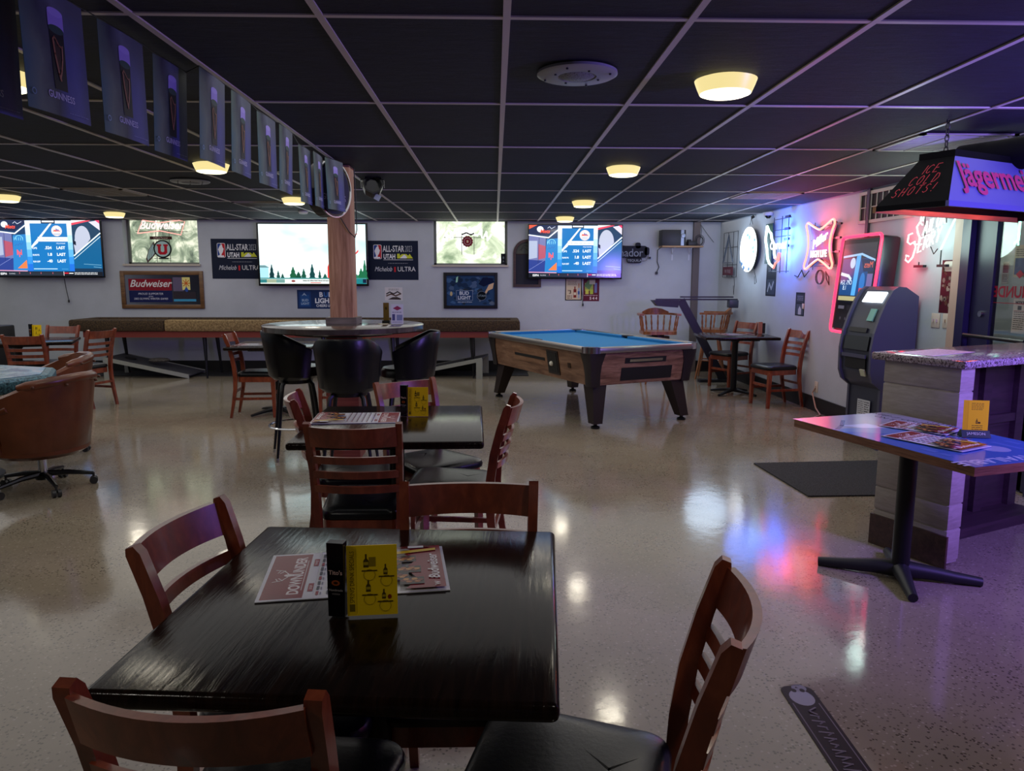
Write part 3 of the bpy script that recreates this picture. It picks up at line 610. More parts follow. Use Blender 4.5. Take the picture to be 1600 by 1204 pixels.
# framed beer mirror
t = thing('beer_mirror', 'wide wood-framed beer mirror with red and blue print below the left window', 'mirror', M=backf(-5.075, WY, 1.255)); w, h = 1.25, .57
f = MB()
for s in (-1, 1): f.box((s*(w/2-.03), 0, .012), (.06, h, .03), bev=.006); f.box((0, s*(h/2-.03), .012), (w-.1, .06, .03), bev=.006)
f.build('frame', wood('walnut_frame', '4a3220', '654629', '7a5836', .4), t)
a = Art(w-.11, h-.11, mat('mirror_silver', 'b8bcc4', .03, 1), .004)
a.z = .001; a.rect(-.51, -.01, .14, .165, '7e1025'); a.rect(-.51, -.19, .14, -.012, '121a4a'); a.text('Budweiser', -.185, .045, .15, 'cfd0d2', shear=.35, sx=.98, bold=.002); a.text('PROUD SUPPORTER', -.185, -.075, .042, 'c5c7d8', shear=.15); a.text('of the', -.185, -.11, .03, 'c5c7d8', shear=.2); a.text('2002 OLYMPIC WINTER GAMES', -.185, -.15, .042, 'c5c7d8', shear=.15, sx=.88)
a.rect(.16, -.02, .32, .19, '5e5570'); a.rect(.3, -.0, .42, .19, 'd5cf80'); 
for k in range(8): a.line([(.36, .1), (.36+.06*math.cos(k*PI/4), .1+.06*math.sin(k*PI/4))], .012, 'c05a20')
a.poly([(.33, .0), (.36, .05), (.39, .0), (.37, -.05)], '2a4a9a'); a.rect(.16, -.14, .5, -.03, '2d2630'); a.rect(.16, -.175, .5, -.14, '3a8fb8'); a.build('mirror_plate', t, Matrix.Translation((0, 0, .006)))
# bud light poster behind the post, flyer, framed print
a = Art(.70, .29, '17305e', .004); a.rect(-.325, -.12, -.14, .12, '1c3f78'); a.rect(-.30, -.10, -.165, .07, '21508c'); a.text('BUD', -.23, -.03, .05, '9db4cf', bold=.001); a.text('LIGHT', -.23, -.08, .045, '9db4cf', bold=.001); a.poly([(-.28, .05), (-.24, .1), (-.2, .05), (-.24, .07)], '9db4cf')
a.text('B', .015, .04, .1, 'e2e6ee', bold=.004); a.text('U', .09, .04, .1, '3a6ab0', bold=.004); a.text('D', .165, .04, .1, 'e2e6ee', bold=.004); a.text('LIGH', .03, -.055, .1, 'e2e6ee', bold=.004); a.text('T', .185, -.055, .1, '3a6ab0', bold=.004); a.text('CHEERS UTAH', .09, -.115, .055, 'e2e6ee', bold=.001, sx=.85)
stat(a, 'beer_poster', 'blue beer poster below the largest television, half hidden by the post', 'poster', -2.69, 1.115)
a = Art(.27, .2, 'c9c6ca', .002); a.lines(-.08, .08, .05, .085, 2, '6a6a70'); a.line([(-.11, .0), (-.06, .03), (.0, .0), (.06, .035), (.11, .0)], .018, '3a3438'); a.line([(-.11, -.03), (-.04, 0), (.03, -.03), (.1, 0)], .02, '5a4038'); a.poly([(-.09, -.085), (-.02, -.05), (.05, -.045), (.11, -.07), (.11, -.088)], '3a3030')
stat(a, 'flyer', 'small white paper flyer on the back wall right of the pine post', 'flyer', -1.56, 1.20)
t = thing('framed_print', 'black framed blue beer print with a Utah roundel below the bright window', 'picture', M=backf(-.375, WY, 1.255)); w, h = .83, .55
f = MB()
for s in (-1, 1): f.box((s*(w/2-.022), 0, .012), (.045, h, .026)); f.box((0, s*(h/2-.022), .012), (w-.08, .045, .026))
f.build('frame', mat('black_frame', '0b0d14', .3), t, None)
a = Art(w-.08, h-.08, '2a4468', .004, 'gloss'); random.seed(11)
for k in range(60):
    x, y = random.uniform(-.34, .34), random.uniform(-.2, .2); r = random.uniform(.015, .06)
    a.poly([(x+r*random.uniform(.6, 1.3)*math.cos(q*PI/3), y+r*.8*random.uniform(.5, 1.2)*math.sin(q*PI/3)) for q in range(6)], random.choice(['1c2c44', '35527a', '4a5f80', '20324e', '5c6a80', '2b3440', '3f6088']))
a.poly([(.12, .1), (.19, .2), (.33, .19), (.36, .13), (.2, .06)], '141c3a'); a.poly([(.36, .12), (.34, .03), (.27, .0), (.22, -.08), (.2, -.06), (.25, .03), (.28, .09)], 'd0ae8c'); a.poly([(-.22, .2), (-.19, .22), (-.2, .13), (-.23, .12)], '9ad0b8')
a.rect(-.22, -.15, .03, .0, '223a62'); a.line([(-.22, -.15), (.03, -.15), (.03, 0), (-.22, 0), (-.22, -.15)], .005, '8a9ab4'); a.text('BUD', -.1, -.065, .075, 'c2cad8', bold=.002); a.text('LIGHT', -.1, -.135, .075, 'c2cad8', bold=.002, sx=.95); a.lines(-.2, .02, -.19, -.165, 1, 'a9b4c8'); a.ell(.17, -.08, .075, .075, '10161e', n=28); a.line(arc(.17, -.08, .07, 0, 360, 28), .004, '8a9ab4'); a.text('UTAH', .17, -.095, .045, '8aa0b0'); a.ell(-.3, -.05, .02, .035, 'b9a878')
a.build('print', t, Matrix.Translation((0, 0, .006)))
# arched chalk board behind the right television
t = thing('arched_board', 'dark arch-topped wooden board partly behind the right-hand television', 'board', M=backf(.495, WY, 1.67)); 
out = [(-.215, -.36), (.215, -.36)]+arc(0, .15, .215, 0, 180, 16); 
f = MB(); n = len(out); inn = [(-.175, -.32), (.175, -.32)]+arc(0, .15, .175, 0, 180, 16)
vs = [(x, y, .025) for x, y in out]+[(x, y, .025) for x, y in inn]+[(x, y, 0) for x, y in out]+[(x, y, .0) for x, y in inn]
f.add(vs, [(i, (i+1) % n, (i+1) % n+n, i+n) for i in range(n)]+[(i+2*n, (i+1) % n+2*n, (i+1) % n, i) for i in range(n)]+[(i+n, (i+1) % n+n, (i+1) % n+3*n, i+3*n) for i in range(n)])
f.build('frame', wood('dark_frame_wood', '2c1a15', '3c2620', '4a3028', .5), t)
a = Art(.1, .1, None); a.poly(inn, '23252e'); a.poly([(-.175, .14)]+[(.175, .14)]+arc(0, .15, .172, 0, 180, 14), '4d5148'); a.line(arc(-.03, .21, .06, 200, -40), .006, '1c1e22'); a.line([(-.12, .2), (-.05, .24), (.0, .2), (.06, .23), (.1, .2)], .006, '1c1e22'); a.rect(-.178, .13, .178, .145, '2c1a15'); a.build('panel', t, Matrix.Translation((0, 0, .004)))
a = Art(.26, .35, '1c1618', .004); a.rect(-.115, -.16, .115, .165, 'c7b79b'); a.rect(.0, -.13, .045, .0, '7a2418'); a.rect(.012, .0, .03, .04, '7a2418'); a.rect(.005, -.09, .04, -.05, 'd8c8a8'); a.rect(.068, -.14, .095, .02, '9aa5b5'); a.rect(.075, .02, .088, .09, 'a85a3a'); a.rect(.066, -.08, .097, -.03, '3a5a9a'); a.text("'3", -.06, -.07, .08, '4a2a20', bold=.002); a.lines(-.1, -.02, -.15, -.09, 2, '4a2a20'); a.lines(-.09, .05, .06, .13, 4, '6a5a4a')
stat(a, 'drinks_poster', 'cream bottle poster hanging below the right television, left one of two', 'poster', 1.215, 1.28)
a = Art(.25, .36, '5c1a2a', .004); a.rect(-.10, -.02, .03, .10, '8f9a4a'); a.poly([(-.11, .05), (-.03, .0), (.04, .12), (-.05, .15)], '5a7a50'); a.rect(-.09, -.07, -.04, .0, 'c9c94a'); a.rect(-.02, -.07, .03, .0, 'a9b93a'); a.rect(.05, -.05, .09, .1, '6a6f9a'); a.rect(-.03, .08, .06, .15, 'b9b09a')
for k, c in enumerate('544'): a.text('%s' % c, -.01+k*.045, -.155, .06, 'd9c8c8', bold=.002)
a.lines(-.11, .1, -.1, -.08, 1, 'd0b8b8'); stat(a, 'drinks_poster', 'maroon cocktail price poster hanging below the right television, right one of two', 'poster', 1.49, 1.275)
# tequila sign
a = Art(.1, .1, None); a.mb = MB(); a.mb.prism(rrect(-.40, -.06, .20, .12, .04), -.03, 0, cm('10141f')); a.mb.prism(rrect(-.10, -.14, .12, -.05, .03), -.03, 0, cm('10141f')); a.mb.prism(rrect(.02, .08, .1, .17, .03), -.03, 0, cm('10141f')); a.mb.prism(rrect(.16, -.02, .235, .10, .03), -.03, 0, cm('10141f'))
a.text('amador', -.10, -.04, .17, '7f8696', sx=.95, spacing=.95); a.text('TEQUILA', .01, -.118, .05, '9aa0ad', sx=1.1)
stat(a, 'tequila_sign', 'black cut-out tequila sign with grey lettering right of the right-hand television', 'sign', 2.13, 1.82, WY-.06)
m = MB(); m.tube([(1.9, WY-.03, 1.95), (2.1, WY-.02, 1.93), (2.3, WY-.03, 1.92), (2.36, WY-.03, 1.8), (2.33, WY-.03, 1.72), (2.22, WY-.03, 1.7)], .003, 5); m.box((2.38, WY-.03, 1.76), (.03, .02, .03)); tag(m.build('sign_cable', mat('black_cable', '08080a')), 'thin cable trailing around the tequila sign', 'cable')
# shelf with speaker and router
t = thing('wall_shelf', 'small wooden shelf on two white brackets near the far corner', 'shelf', (2.83, WY, 1.925)); MB().box((0, -.13, 0), (.62, .26, .022)).build('board', wood('raw_shelf', '8f7050', 'a88560', 'b89570', .6), t, None)
for s in (-.1, .16):
    b = MB(); b.strip([(s, -.005, -.2), (s, -.005, -.012), (s, -.22, -.012)], .02, .004, up=(1, 0, 0)); b.strip([(s, -.01, -.11), (s, -.16, -.014)], .012, .004, up=(1, 0, 0)); b.build('bracket', mat('white_bracket', 'c9ccd4', .4), t)
t = thing('bookshelf_speaker', 'black bookshelf loudspeaker lying on the small wall shelf', 'speaker', (2.69, WY-.14, 1.936)); MB().box((0, 0, .118), (.36, .22, .235), bev=.006).build('cabinet', mat('speaker_black', '14161c', .5), t); b = MB(); b.box((.13, -.112, .118), (.045, .006, .23)); b.lathe([(.035, 0), (.03, .01), (.01, .012)], 16, M=Matrix.Translation((.14, -.115, .15)) @ Matrix.Rotation(PI/2, 4, 'X')); b.build('front_trim', mat('silver_trim', '8e9aa5', .35, .3), t)
m = MB(); m.box((3.0, WY-.1, 1.975), (.14, .14, .07), bev=.01); m.box((2.96, WY-.1, 2.02), (.06, .05, .03), bev=.01); tag(m.build('network_box', mat('speaker_black', '14161c')), 'small black electronics box at the right end of the wall shelf', 'box')
m = MB(); 
for k, r in enumerate((.06, .075, .05)): m.tube([(3.13+r*math.cos(q*PI/8), WY-.06-.006*k, 2.02+r*1.2*math.sin(q*PI/8)) for q in range(17)], .004, 5)
m.tube([(3.09, WY-.06, 2.02), (3.11, WY-.05, 2.16), (3.13, WY-.05, 2.29)], .004, 5); m.tube([(3.14, WY-.06, 2.04), (3.16, WY-.05, 2.16), (3.14, WY-.05, 2.29)], .004, 5); m.tube([(3.16, WY-.03, 2.25), (3.26, WY-.02, 2.12), (3.36, WY-.02, 2.0)], .003, 5)
tag(m.build('coiled_cable', mat('black_cable', '08080a')), 'coil of black cable hanging at the right end of the wall shelf', 'cable')
m = MB(); m.tube([(2.52, WY-.2, 1.92), (2.50, WY-.03, 1.88), (2.50, WY-.02, 1.7), (2.53, WY-.02, 1.62), (2.5, WY-.02, 1.55)], .006, 6); m.box((2.495, WY-.02, 1.53), (.035, .025, .04)); tag(m.build('hanging_cable', mat('black_cable', '08080a')), 'black plug cord dangling from the left end of the wall shelf', 'cord')
# ------------------------------------------------------------ neon
def neon_mat(name, col, st): return mat(name, '111111', .3, emit=st, emcol=col)
NW = neon_mat('neon_white', 'fff4f0', 1.5); NR = neon_mat('neon_red', (1.0, .16, .13), 2); NG = neon_mat('neon_green_white', 'd8fff0', 1.8); NB = neon_mat('neon_blue_white', 'dfe6ff', 1.6); NRD = neon_mat('neon_pale_red', (1.0, .35, .3), 1.3)
BACKM = mat('neon_backing', '0c0d10', .4)
def neon_text(s, size, r, sx=1, shear=0, ox=0, oy=0, rot=0, z=0, arcr=0):
    v, f = text2d(s, size, shear, 0, r); out = []; cr, sr = math.cos(rot), math.sin(rot)
    for a_, b_, c_ in v:
        a_ *= sx
        if arcr: q = a_/arcr; rr = arcr+b_; a_, b_ = rr*math.sin(q), rr*math.cos(q)-arcr
        out.append((ox+a_*cr-b_*sr, oy+a_*sr+b_*cr, z+c_))
    return out, f
# left window sign
t = thing('neon_sign', 'neon beer bow-tie sign with a hanging red U roundel in the left window', 'neon sign', M=backf(-5.07, WY+.02, 2.0)); b = MB()
b.add(*neon_text('Budweiser', .17, .0035, .9, .3, .02, .17, .0)); b.build('script_tube', neon_mat('neon_pink_white', 'ffe6e6', 1.5), t)
b = MB(); b.tube([(-.34, .10, 0), (-.25, .295, 0), (.0, .26, 0), (.30, .295, 0), (.38, .28, 0), (.31, .08, 0), (.0, .14, 0), (-.34, .10, 0)], .007, 6, closed=False); b.build('bow_tie_tube', NRD, t)
b = MB()
for x in (-.08, .12): b.cyl((x, .3, -.03), (x, -.33, -.03), .004, n=6)
b.cyl((-.38, .13, -.03), (.4, .13, -.03), .004, n=6); b.cyl((-.13, -.27, -.03), (.13, -.27, -.03), .003, n=6); b.box((.02, -.27, -.028), (.14, .02, .01)); b.build('wire_frame', BACKM, t)
a = Art(.33, .045, '3a1512', .01); a.text('Official Partner', 0, -.012, .035, 'd8c0b0'); a.build('partner_plate', t, Matrix.Translation((.0, .035, -.01)))
a = Art(.1, .1, None); a.mb.lathe([(.135, -.012), (.135, 0)], 36, cm('101a18')); a.ell(0, 0, .115, .115, 'a9c8c4', n=32); 
U_ = [(-.085, .065), (-.03, .065), (-.03, .04), (-.042, .04), (-.042, -.04), (-.02, -.055), (.02, -.055), (.042, -.04), (.042, .04), (.03, .04), (.03, .065), (.085, .065), (.085, .04), (.075, .04)]
a.poly([(-.085, .07), (-.015, .07), (-.015, .042), (-.027, .042), (-.027, -.04), (-.07, -.06), (-.07, .042), (-.085, .042)], 'b01228'); a.poly([(.085, .07), (.085, .042), (.07, .042), (.07, -.06), (.027, -.04), (.027, .042), (.015, .042), (.015, .07)], 'b01228'); a.poly([(-.07, -.058), (-.027, -.035), (0, -.05), (.027, -.035), (.07, -.058), (.04, -.085), (-.04, -.085)], 'b01228'); a.build('u_roundel', t, Matrix.Translation((.02, -.13, 0)))
a = Art(.1, .1, None); a.mb.prism([(-.02, .1), (-.10, -.02), (-.15, -.16), (-.13, -.22), (-.05, -.14), (.02, -.06)], -.01, 0, cm('5a4a48')); a.poly([(-.03, .07), (-.09, -.02), (-.13, -.14), (-.12, -.18), (-.05, -.12), (-.0, -.05)], 'a9c8c4'); a.line([(-.03, .06), (-.08, -.05), (-.1, -.16)], .004, '37504c'); a.line([(-.02, .03), (-.05, -.05), (-.07, -.13)], .004, '37504c'); a.build('feather', t, Matrix.Translation((-.09, -.12, -.004)))
# right (bright) window sign
t = thing('neon_sign', 'white arched neon lettering over a red beer seal in the bright window', 'neon sign', M=backf(-.42, WY+.02, 2.0)); b = MB()
b.add(*neon_text('AMERICAN', .17, .004, .8, 0, 0, .10, 0, 0, .55)); b.build('arched_tube', neon_mat('neon_cool_white', 'ffffff', 1.6), t)
a = Art(.1, .1, None); a.mb.prism([((.088 if k % 2 else .078)*math.cos(k*PI/12), (.088 if k % 2 else .078)*math.sin(k*PI/12)) for k in range(24)], -.015, 0, cm('7d1a2c')); a.line(arc(0, 0, .052, 0, 360, 24), .005, 'e8d8d8'); a.ell(0, 0, .03, .03, '8f2a34'); a.text('B', 0, -.016, .045, 'f0e0b8', bold=.002); a.build('red_seal', t, Matrix.Translation((.0, .0, 0)))
b = MB()
for x in (-.09, .1): b.cyl((x, .12, -.03), (x, -.2, -.03), .004, n=6)
b.cyl((-.36, .06, -.03), (.34, .06, -.03), .004, n=6); b.tube([(-.09, .1, 0), (-.02, .13, 0), (.05, .1, 0), (.1, .12, 0)], .012, 6); b.build('wire_frame', BACKM, t)
a = Art(.075, .16, '0d1014', .05); a.text('8', 0, -.0, .05, '8a9a98'); a.text('A', 0, -.05, .04, '8a9a98'); stat(a, 'power_pack', 'small black power pack at the lower right of the bright window', 'power supply', 0, 0, M=backf(.13, WY+.07, 1.74))
# right wall: unlit tree sign
t = thing('neon_sign', 'unlit tree-shaped neon sign frame nearest the far corner on the right wall', 'neon sign', M=rightf(RX-.06, 10.93, 1.80)); b = MB()
b.tube([(-.22, -.12, 0), (0, .28, 0), (.22, -.12, 0), (-.22, -.12, 0)], .009, 6); b.tube([(-.18, -.1, .0), (0, .22, .0), (.18, -.1, .0)], .006, 6); b.build('tree_tube', mat('unlit_tube', '5a6270', .3), t)
b = MB()
for x in (-.3, -.1, .12, .3): b.cyl((x, .32, -.03), (x, -.33, -.03), .004, n=5)
for y in (.32, .1, -.15, -.33): b.cyl((-.3, y, -.03), (.3, y, -.03), .004, n=5)
b.tube([(.3, -.33, 0), (.33, -.45, 0), (.31, -.58, 0), (.29, -.45, 0)], .004, 5); b.build('wire_frame', BACKM, t)
a = Art(.42, .12, '5a2a34', .01); a.text('FIR TREE', 0, -.03, .07, '9a8a94'); a.build('name_plate', t, Matrix.Translation((0, -.24, 0)))
# oval white sign
t = thing('neon_sign', 'glaring white oval lit sign on the right wall, second from the corner', 'neon sign', M=rightf(RX-.07, 10.08, 1.84)); b = MB(); pts = []
b.lathe([(.285, -.03), (.285, 0)], 36, BACKM); b.build('backing', BACKM, t)
b = MB(); b.lathe([(.30, .001), (.30, .012), (.01, .014)], 40); b.build('lit_face', neon_mat('oval_face', 'f6fbff', 1.7), t)
a = Art(.1, .1, None); a.z = .016; random.seed(5)
for x, y in ((.05, .15), (-.02, .19), (.2, .02), (.22, -.04), (-.25, -.17), (-.2, -.19), (-.12, -.24), (.08, -.27), (.24, .12)): a.poly([(x+random.uniform(.025, .06)*math.cos(q*PI/3), y+random.uniform(.012, .04)*math.sin(q*PI/3)) for q in range(6)], '4a6a88')
a.build('dark_marks', t)
b = MB(); b.tube([(-.05, .33, -.02), (0, .42, -.02), (.05, .33, -.02)], .004, 5); b.cyl((0, .42, -.02), (0, .44, -.05), .02); b.tube([(.2, -.25, 0), (.3, -.36, 0), (.34, -.44, 0), (.28, -.46, 0), (.26, -.36, 0)], .004, 5); b.build('hanging_wire', BACKM, t)
lamp('sign_glow', 'POINT', (RX-.6, 10.1, 1.84), 9, (.60, .78, 1), .3); lamp('sign_backlight', 'AREA', (RX-.30, 10.08, 1.84), 5, (.55, .75, 1), .4, (RX, 10.08, 1.84))
# country-shaped beer sign
t = thing('neon_sign', 'green, white and red map-shaped neon sign with a blue glow on the right wall', 'neon sign', M=rightf(RX-.07, 9.2, 1.84)); b = MB()
b.tube([(-.27, .27, 0), (-.30, .1, 0), (-.24, -.02, 0), (-.2, -.14, 0), (-.14, -.2, 0), (-.0, -.25, 0)], .016, 6); b.tube([(-.27, .27, 0), (-.2, .2, 0), (-.13, .17, 0), (-.1, .1, 0), (-.02, .03, 0), (.0, -.08, 0), (.03, -.14, 0)], .016, 6); b.build('map_tube', NG, t)
b = MB(); b.tube([(.03, -.14, 0), (.1, -.16, 0), (.14, -.08, 0), (.18, -.08, 0), (.15, -.17, 0), (.05, -.20, 0), (.0, -.26, 0)], .012, 6); b.build('red_tube', NR, t)
b = MB(); b.add(*neon_text('Corona', .15, .0045, 1.05, .1, .1, -.03)); b.build('script_tube', NB, t)
a = Art(.22, .5, '0f3a34', .01); a.build('green_panel', t, Matrix.Translation((-.27, .05, -.03)))
b = MB()
for x in (-.1, .15, .34): b.cyl((x, .36, -.02), (x, -.32, -.02), .005, n=5)
for y in (.33, .2, .12, -.3): b.cyl((-.1, y, -.02), (.4, y, -.02), .005, n=5)
for y in (.34, .2, .08, 0): b.box((.33, y, -.01), (.12, .03, .02))
b.build('wire_frame', mat('dark_blue_frame', '141a3a', .4), t)
lamp('sign_glow', 'POINT', (RX-.42, 8.95, 1.9), 9, (.10, .22, 1), .25); lamp('sign_backlight', 'AREA', (RX-.28, 8.95, 1.88), 16, (.05, .16, 1), .25, (RX, 8.9, 1.88))
# high life sign
t = thing('neon_sign', 'red four-pointed neon outline around white beer lettering on the right wall', 'neon sign', M=rightf(RX-.08, 7.98, 1.81)); b = MB()
def bez(p, n=8):
    out = []
    for (x0, y0), (xc, yc), (x1, y1) in p:
        for i in range(n+1):
            q = i/n; out.append(((1-q)**2*x0+2*q*(1-q)*xc+q*q*x1, (1-q)**2*y0+2*q*(1-q)*yc+q*q*y1, 0))
    return out
b.tube(bez([((-.33, .22), (-.31, .26), (-.27, .25)), ((-.27, .25), (-.12, .19), (.0, .16)), ((.0, .16), (.12, .19), (.27, .25)), ((.27, .25), (.33, .26), (.33, .2)), ((.33, .2), (.16, 0), (.33, -.2)), ((.33, -.2), (.33, -.26), (.27, -.25)), ((.27, -.25), (.12, -.18), (0, -.15)), ((0, -.15), (-.12, -.18), (-.27, -.25)), ((-.27, -.25), (-.34, -.26), (-.33, -.2)), ((-.33, -.2), (-.18, 0), (-.33, .22))]), .011, 8); b.build('outline_tube', neon_mat('neon_salmon', (1.0, .26, .18), 2.2), t)
b = MB(); b.add(*neon_text('Miller', .13, .004, 1.15, .35, .02, .01, .3)); b.build('script_tube', NW, t)
b = MB(); b.add(*neon_text('HIGH LIFE', .10, .0038, .86, 0, .0, -.125)); b.build('letter_tube', NW, t)
b = MB()
for y in (.2, .06, -.08, -.22): b.cyl((-.28, y, -.04), (.42, y, -.04), .004, n=5); b.box((.37, y, -.03), (.09, .02, .02))
b.cyl((-.2, .25, -.04), (-.2, -.26, -.04), .004, n=5); b.cyl((.2, .25, -.04), (.2, -.26, -.04), .004, n=5); b.build('wire_frame', BACKM, t)
b = MB(); b.prism([(x*.93, y*.93) for x, y, z in bez([((-.33, .22), (-.31, .26), (-.27, .25)), ((-.27, .25), (-.12, .19), (.0, .16)), ((.0, .16), (.12, .19), (.27, .25)), ((.27, .25), (.33, .26), (.33, .2)), ((.33, .2), (.16, 0), (.33, -.2)), ((.33, -.2), (.33, -.26), (.27, -.25)), ((.27, -.25), (.12, -.18), (0, -.15)), ((0, -.15), (-.12, -.18), (-.27, -.25)), ((-.27, -.25), (-.34, -.26), (-.33, -.2)), ((-.33, -.2), (-.18, 0), (-.33, .22))])], -.045, -.035); b.build('red_backing', mat('dark_red_acrylic', '4a1018', .3), t, None)
lamp('sign_glow', 'POINT', (RX-.42, 7.95, 1.83), 4, (1, .14, .2), .2); lamp('sign_backlight', 'AREA', (RX-.28, 7.95, 1.83), 5, (1, .10, .16), .35, (RX, 7.95, 1.83))
m = MB(); m.tube([(RX-.08, 8.3, 1.54), (RX-.08, 8.42, 1.47), (RX-.08, 8.5, 1.55), (RX-.08, 8.6, 1.47), (RX-.08, 8.7, 1.49)], .006, 5); 
for k in range(2): m.tube([(RX-.08, 8.0+.09*math.cos(q*PI/8)+.03*k, 1.47+.075*math.sin(q*PI/8)) for q in range(17)], .005, 5)
m.tube([(RX-.08, 7.88, 1.53), (RX-.08, 7.8, 1.47), (RX-.08, 7.78, 1.39), (RX-.08, 7.85, 1.45), (RX-.08, 7.88, 1.53)], .006, 5)
tag(m.build('coiled_cable', mat('black_cable', '08080a')), 'looped dark cable hanging below the four-pointed red neon sign', 'cable')
# script sign with letters drawn in one stroke
t = thing('neon_sign', 'large white slanted two-line script neon sign right of the jukebox', 'neon sign', M=rightf(RX-.08, 5.99, 1.795)); b = MB(); r = .0066
def put(word, x, y, h, w, slant, rise):
    ss, L_ = strokes(word, h, w, .8, slant)
    for pl in ss: b.tube([(x+px, y+py+px*rise, 0) for px, py in pl], r, 6)
put('TY', -.19, .12, .075, .05, .2, .2); put('AILOR', -.125, .015, .095, .085, .25, .27); put('ERRY', -.185, -.125, .105, .10, .25, .29)
b.tube([(x, y, 0) for x, y in ((-.14, .10), (-.18, .125), (-.22, .09), (-.20, .04), (-.165, .0), (-.175, -.05), (-.22, -.06), (-.25, -.04))], r, 6)
b.tube([(x, y, 0) for x, y in ((-.28, .04), (-.335, .03), (-.345, -.03), (-.30, -.05), (-.235, -.03), (-.215, -.08), (-.25, -.16), (-.31, -.20), (-.355, -.18), (-.35, -.14), (-.31, -.15))], r, 6)
b.tube([(.35, .2, 0), (.14, -.11, 0)], r*1.1, 6); b.build('script_tube', neon_mat('neon_mint', 'dcfff2', 1.5), t)
b = MB(); b.cyl((-.2, .3, -.04), (-.16, .0, -.04), .004, n=5); b.cyl((.1, .3, -.04), (.12, .1, -.04), .004, n=5); b.box((-.2, -.235, -.04), (.14, .02, .03)); b.box((.12, -.235, -.04), (.12, .02, .03)); b.cyl((-.2, -.2, -.03), (-.2, -.23, -.03), .005, n=5); b.cyl((.1, -.1, -.03), (.1, -.23, -.03), .005, n=5); b.tube([(-.05, -.08, -.03), (-.0, -.14, -.03), (.05, -.1, -.03)], .004, 5); b.build('wire_frame', BACKM, t)
lamp('sign_glow', 'POINT', (RX-.3, 5.95, 1.8), 8, (.7, 1, .9), .2)
# posters on the right wall
a = Art(.32, .42, '1c2230', .004); a.rect(-.13, -.19, .13, .0, '394250'); a.text('LIGHT', 0, .1, .07, '8a90a0'); a.line([(-.1, -.15), (-.05, -.05), (.02, -.12), (.08, -.03)], .03, '9aa0a8'); a.rect(-.15, .19, .15, .2, '8a90a0'); stat(a, 'narrow_poster', 'dark narrow poster under the map-shaped neon sign', 'poster', 0, 0, M=rightf(RX-.001, 9.43, 1.44))
a = Art(.24, .27, '1f242c', .004); a.rect(-.09, -.12, .09, .0, '4a525c'); a.rect(-.09, .02, .09, .11, '3a4048'); a.poly([(-.04, -.12), (-.04, -.06), (0, -.02), (.04, -.06), (.04, -.12)], 'b0b4b8'); a.lines(-.08, .08, .04, .1, 3, '8a8e94'); stat(a, 'narrow_poster', 'small dark notice alone on the right wall left of the jukebox', 'poster', 0, 0, M=rightf(RX-.001, 8.54, 1.16))
a = Art(.3, .42, '4a1220', .004); random.seed(9); a.poly(rrect(-.13, .12, .13, .2, .03), 'd8d0c8')
for k in range(70):
    x, y = random.uniform(-.13, .13), random.uniform(-.17, .15); q = .018; a.ell(x, y, q*random.uniform(.5, 1.3), q*random.uniform(.5, 1.3), random.choice(['2a1a18', '5c3a30', '7a6a64', '3a2624', '9a8a80']), n=6)
a.rect(.03, -.19, .07, -.05, '9a6a3a'); a.rect(.09, -.18, .13, -.12, 'a9a0a0'); stat(a, 'beer_glass_poster', 'maroon poster of a foaming glass below the script neon sign', 'poster', 0, 0, M=rightf(RX-.001, 5.79, 1.395))
def plate(name, lab, y, z, w, h, n, grp):
    t = thing(name, lab, 'wall plate', M=rightf(RX, y, z), group=grp); MB().box((0, 0, .003), (w, h, .006), bev=.002).build('cover', mat('ivory_plate', 'c9bdb0', .4), t)
    for k in range(n): MB().box(((k-(n-1)/2)*.045, 0, .011), (.012, .025, .012)).build('toggle', mat('ivory_plate', 'c9bdb0'), t, None)
plate('light_switch', 'double light switch plate under the glass poster, left one', 5.965, 1.12, .115, .115, 2, 'switch plates'); plate('light_switch', 'double light switch plate under the glass poster, nearer the door', 5.81, 1.125, .115, .115, 2, 'switch plates')
plate('wall_outlet', 'low wall outlet between the corner chair and the cash machine', 8.0, .27, .08, .12, 1, None)
plate('wall_outlet', 'wall outlet on the right wall left of the jukebox below the small notice', 8.45, 1.14, .05, .06, 0, None)
m = MB(); m.tube([(RX-.055, 8.0, .27), (RX-.08, 8.02, .2), (RX-.085, 7.9, .05), (RX-.12, 7.7, .01), (RX-.3, 7.5, .008)], .008, 6); tag(m.build('floor_cable', mat('beige_cable', 'b09080', .5)), 'beige cord running from the low outlet down to the floor', 'cord')
# grille above the wall
t = thing('wall_grille', 'white framed dark grille at the top of the right wall behind the canopy', 'grille', M=rightf(RX, 6.85, 2.13)); f = MB(); w, h = .9, .27
for s in (-1, 1): f.box((s*w/2, 0, .008), (.03, h+.03, .016)); f.box((0, s*h/2, .008), (w, .03, .016))
for k in range(1, 9): f.box((-w/2+k*w/9, 0, .006), (.008, h, .01))
f.box((0, 0, .006), (w, .008, .01)); f.build('frame', mat('white_trim', 'b3ab9f'), t, None); MB().box((0, 0, .002), (w, h, .004)).build('dark_opening', cm('1a1014'), t, None)
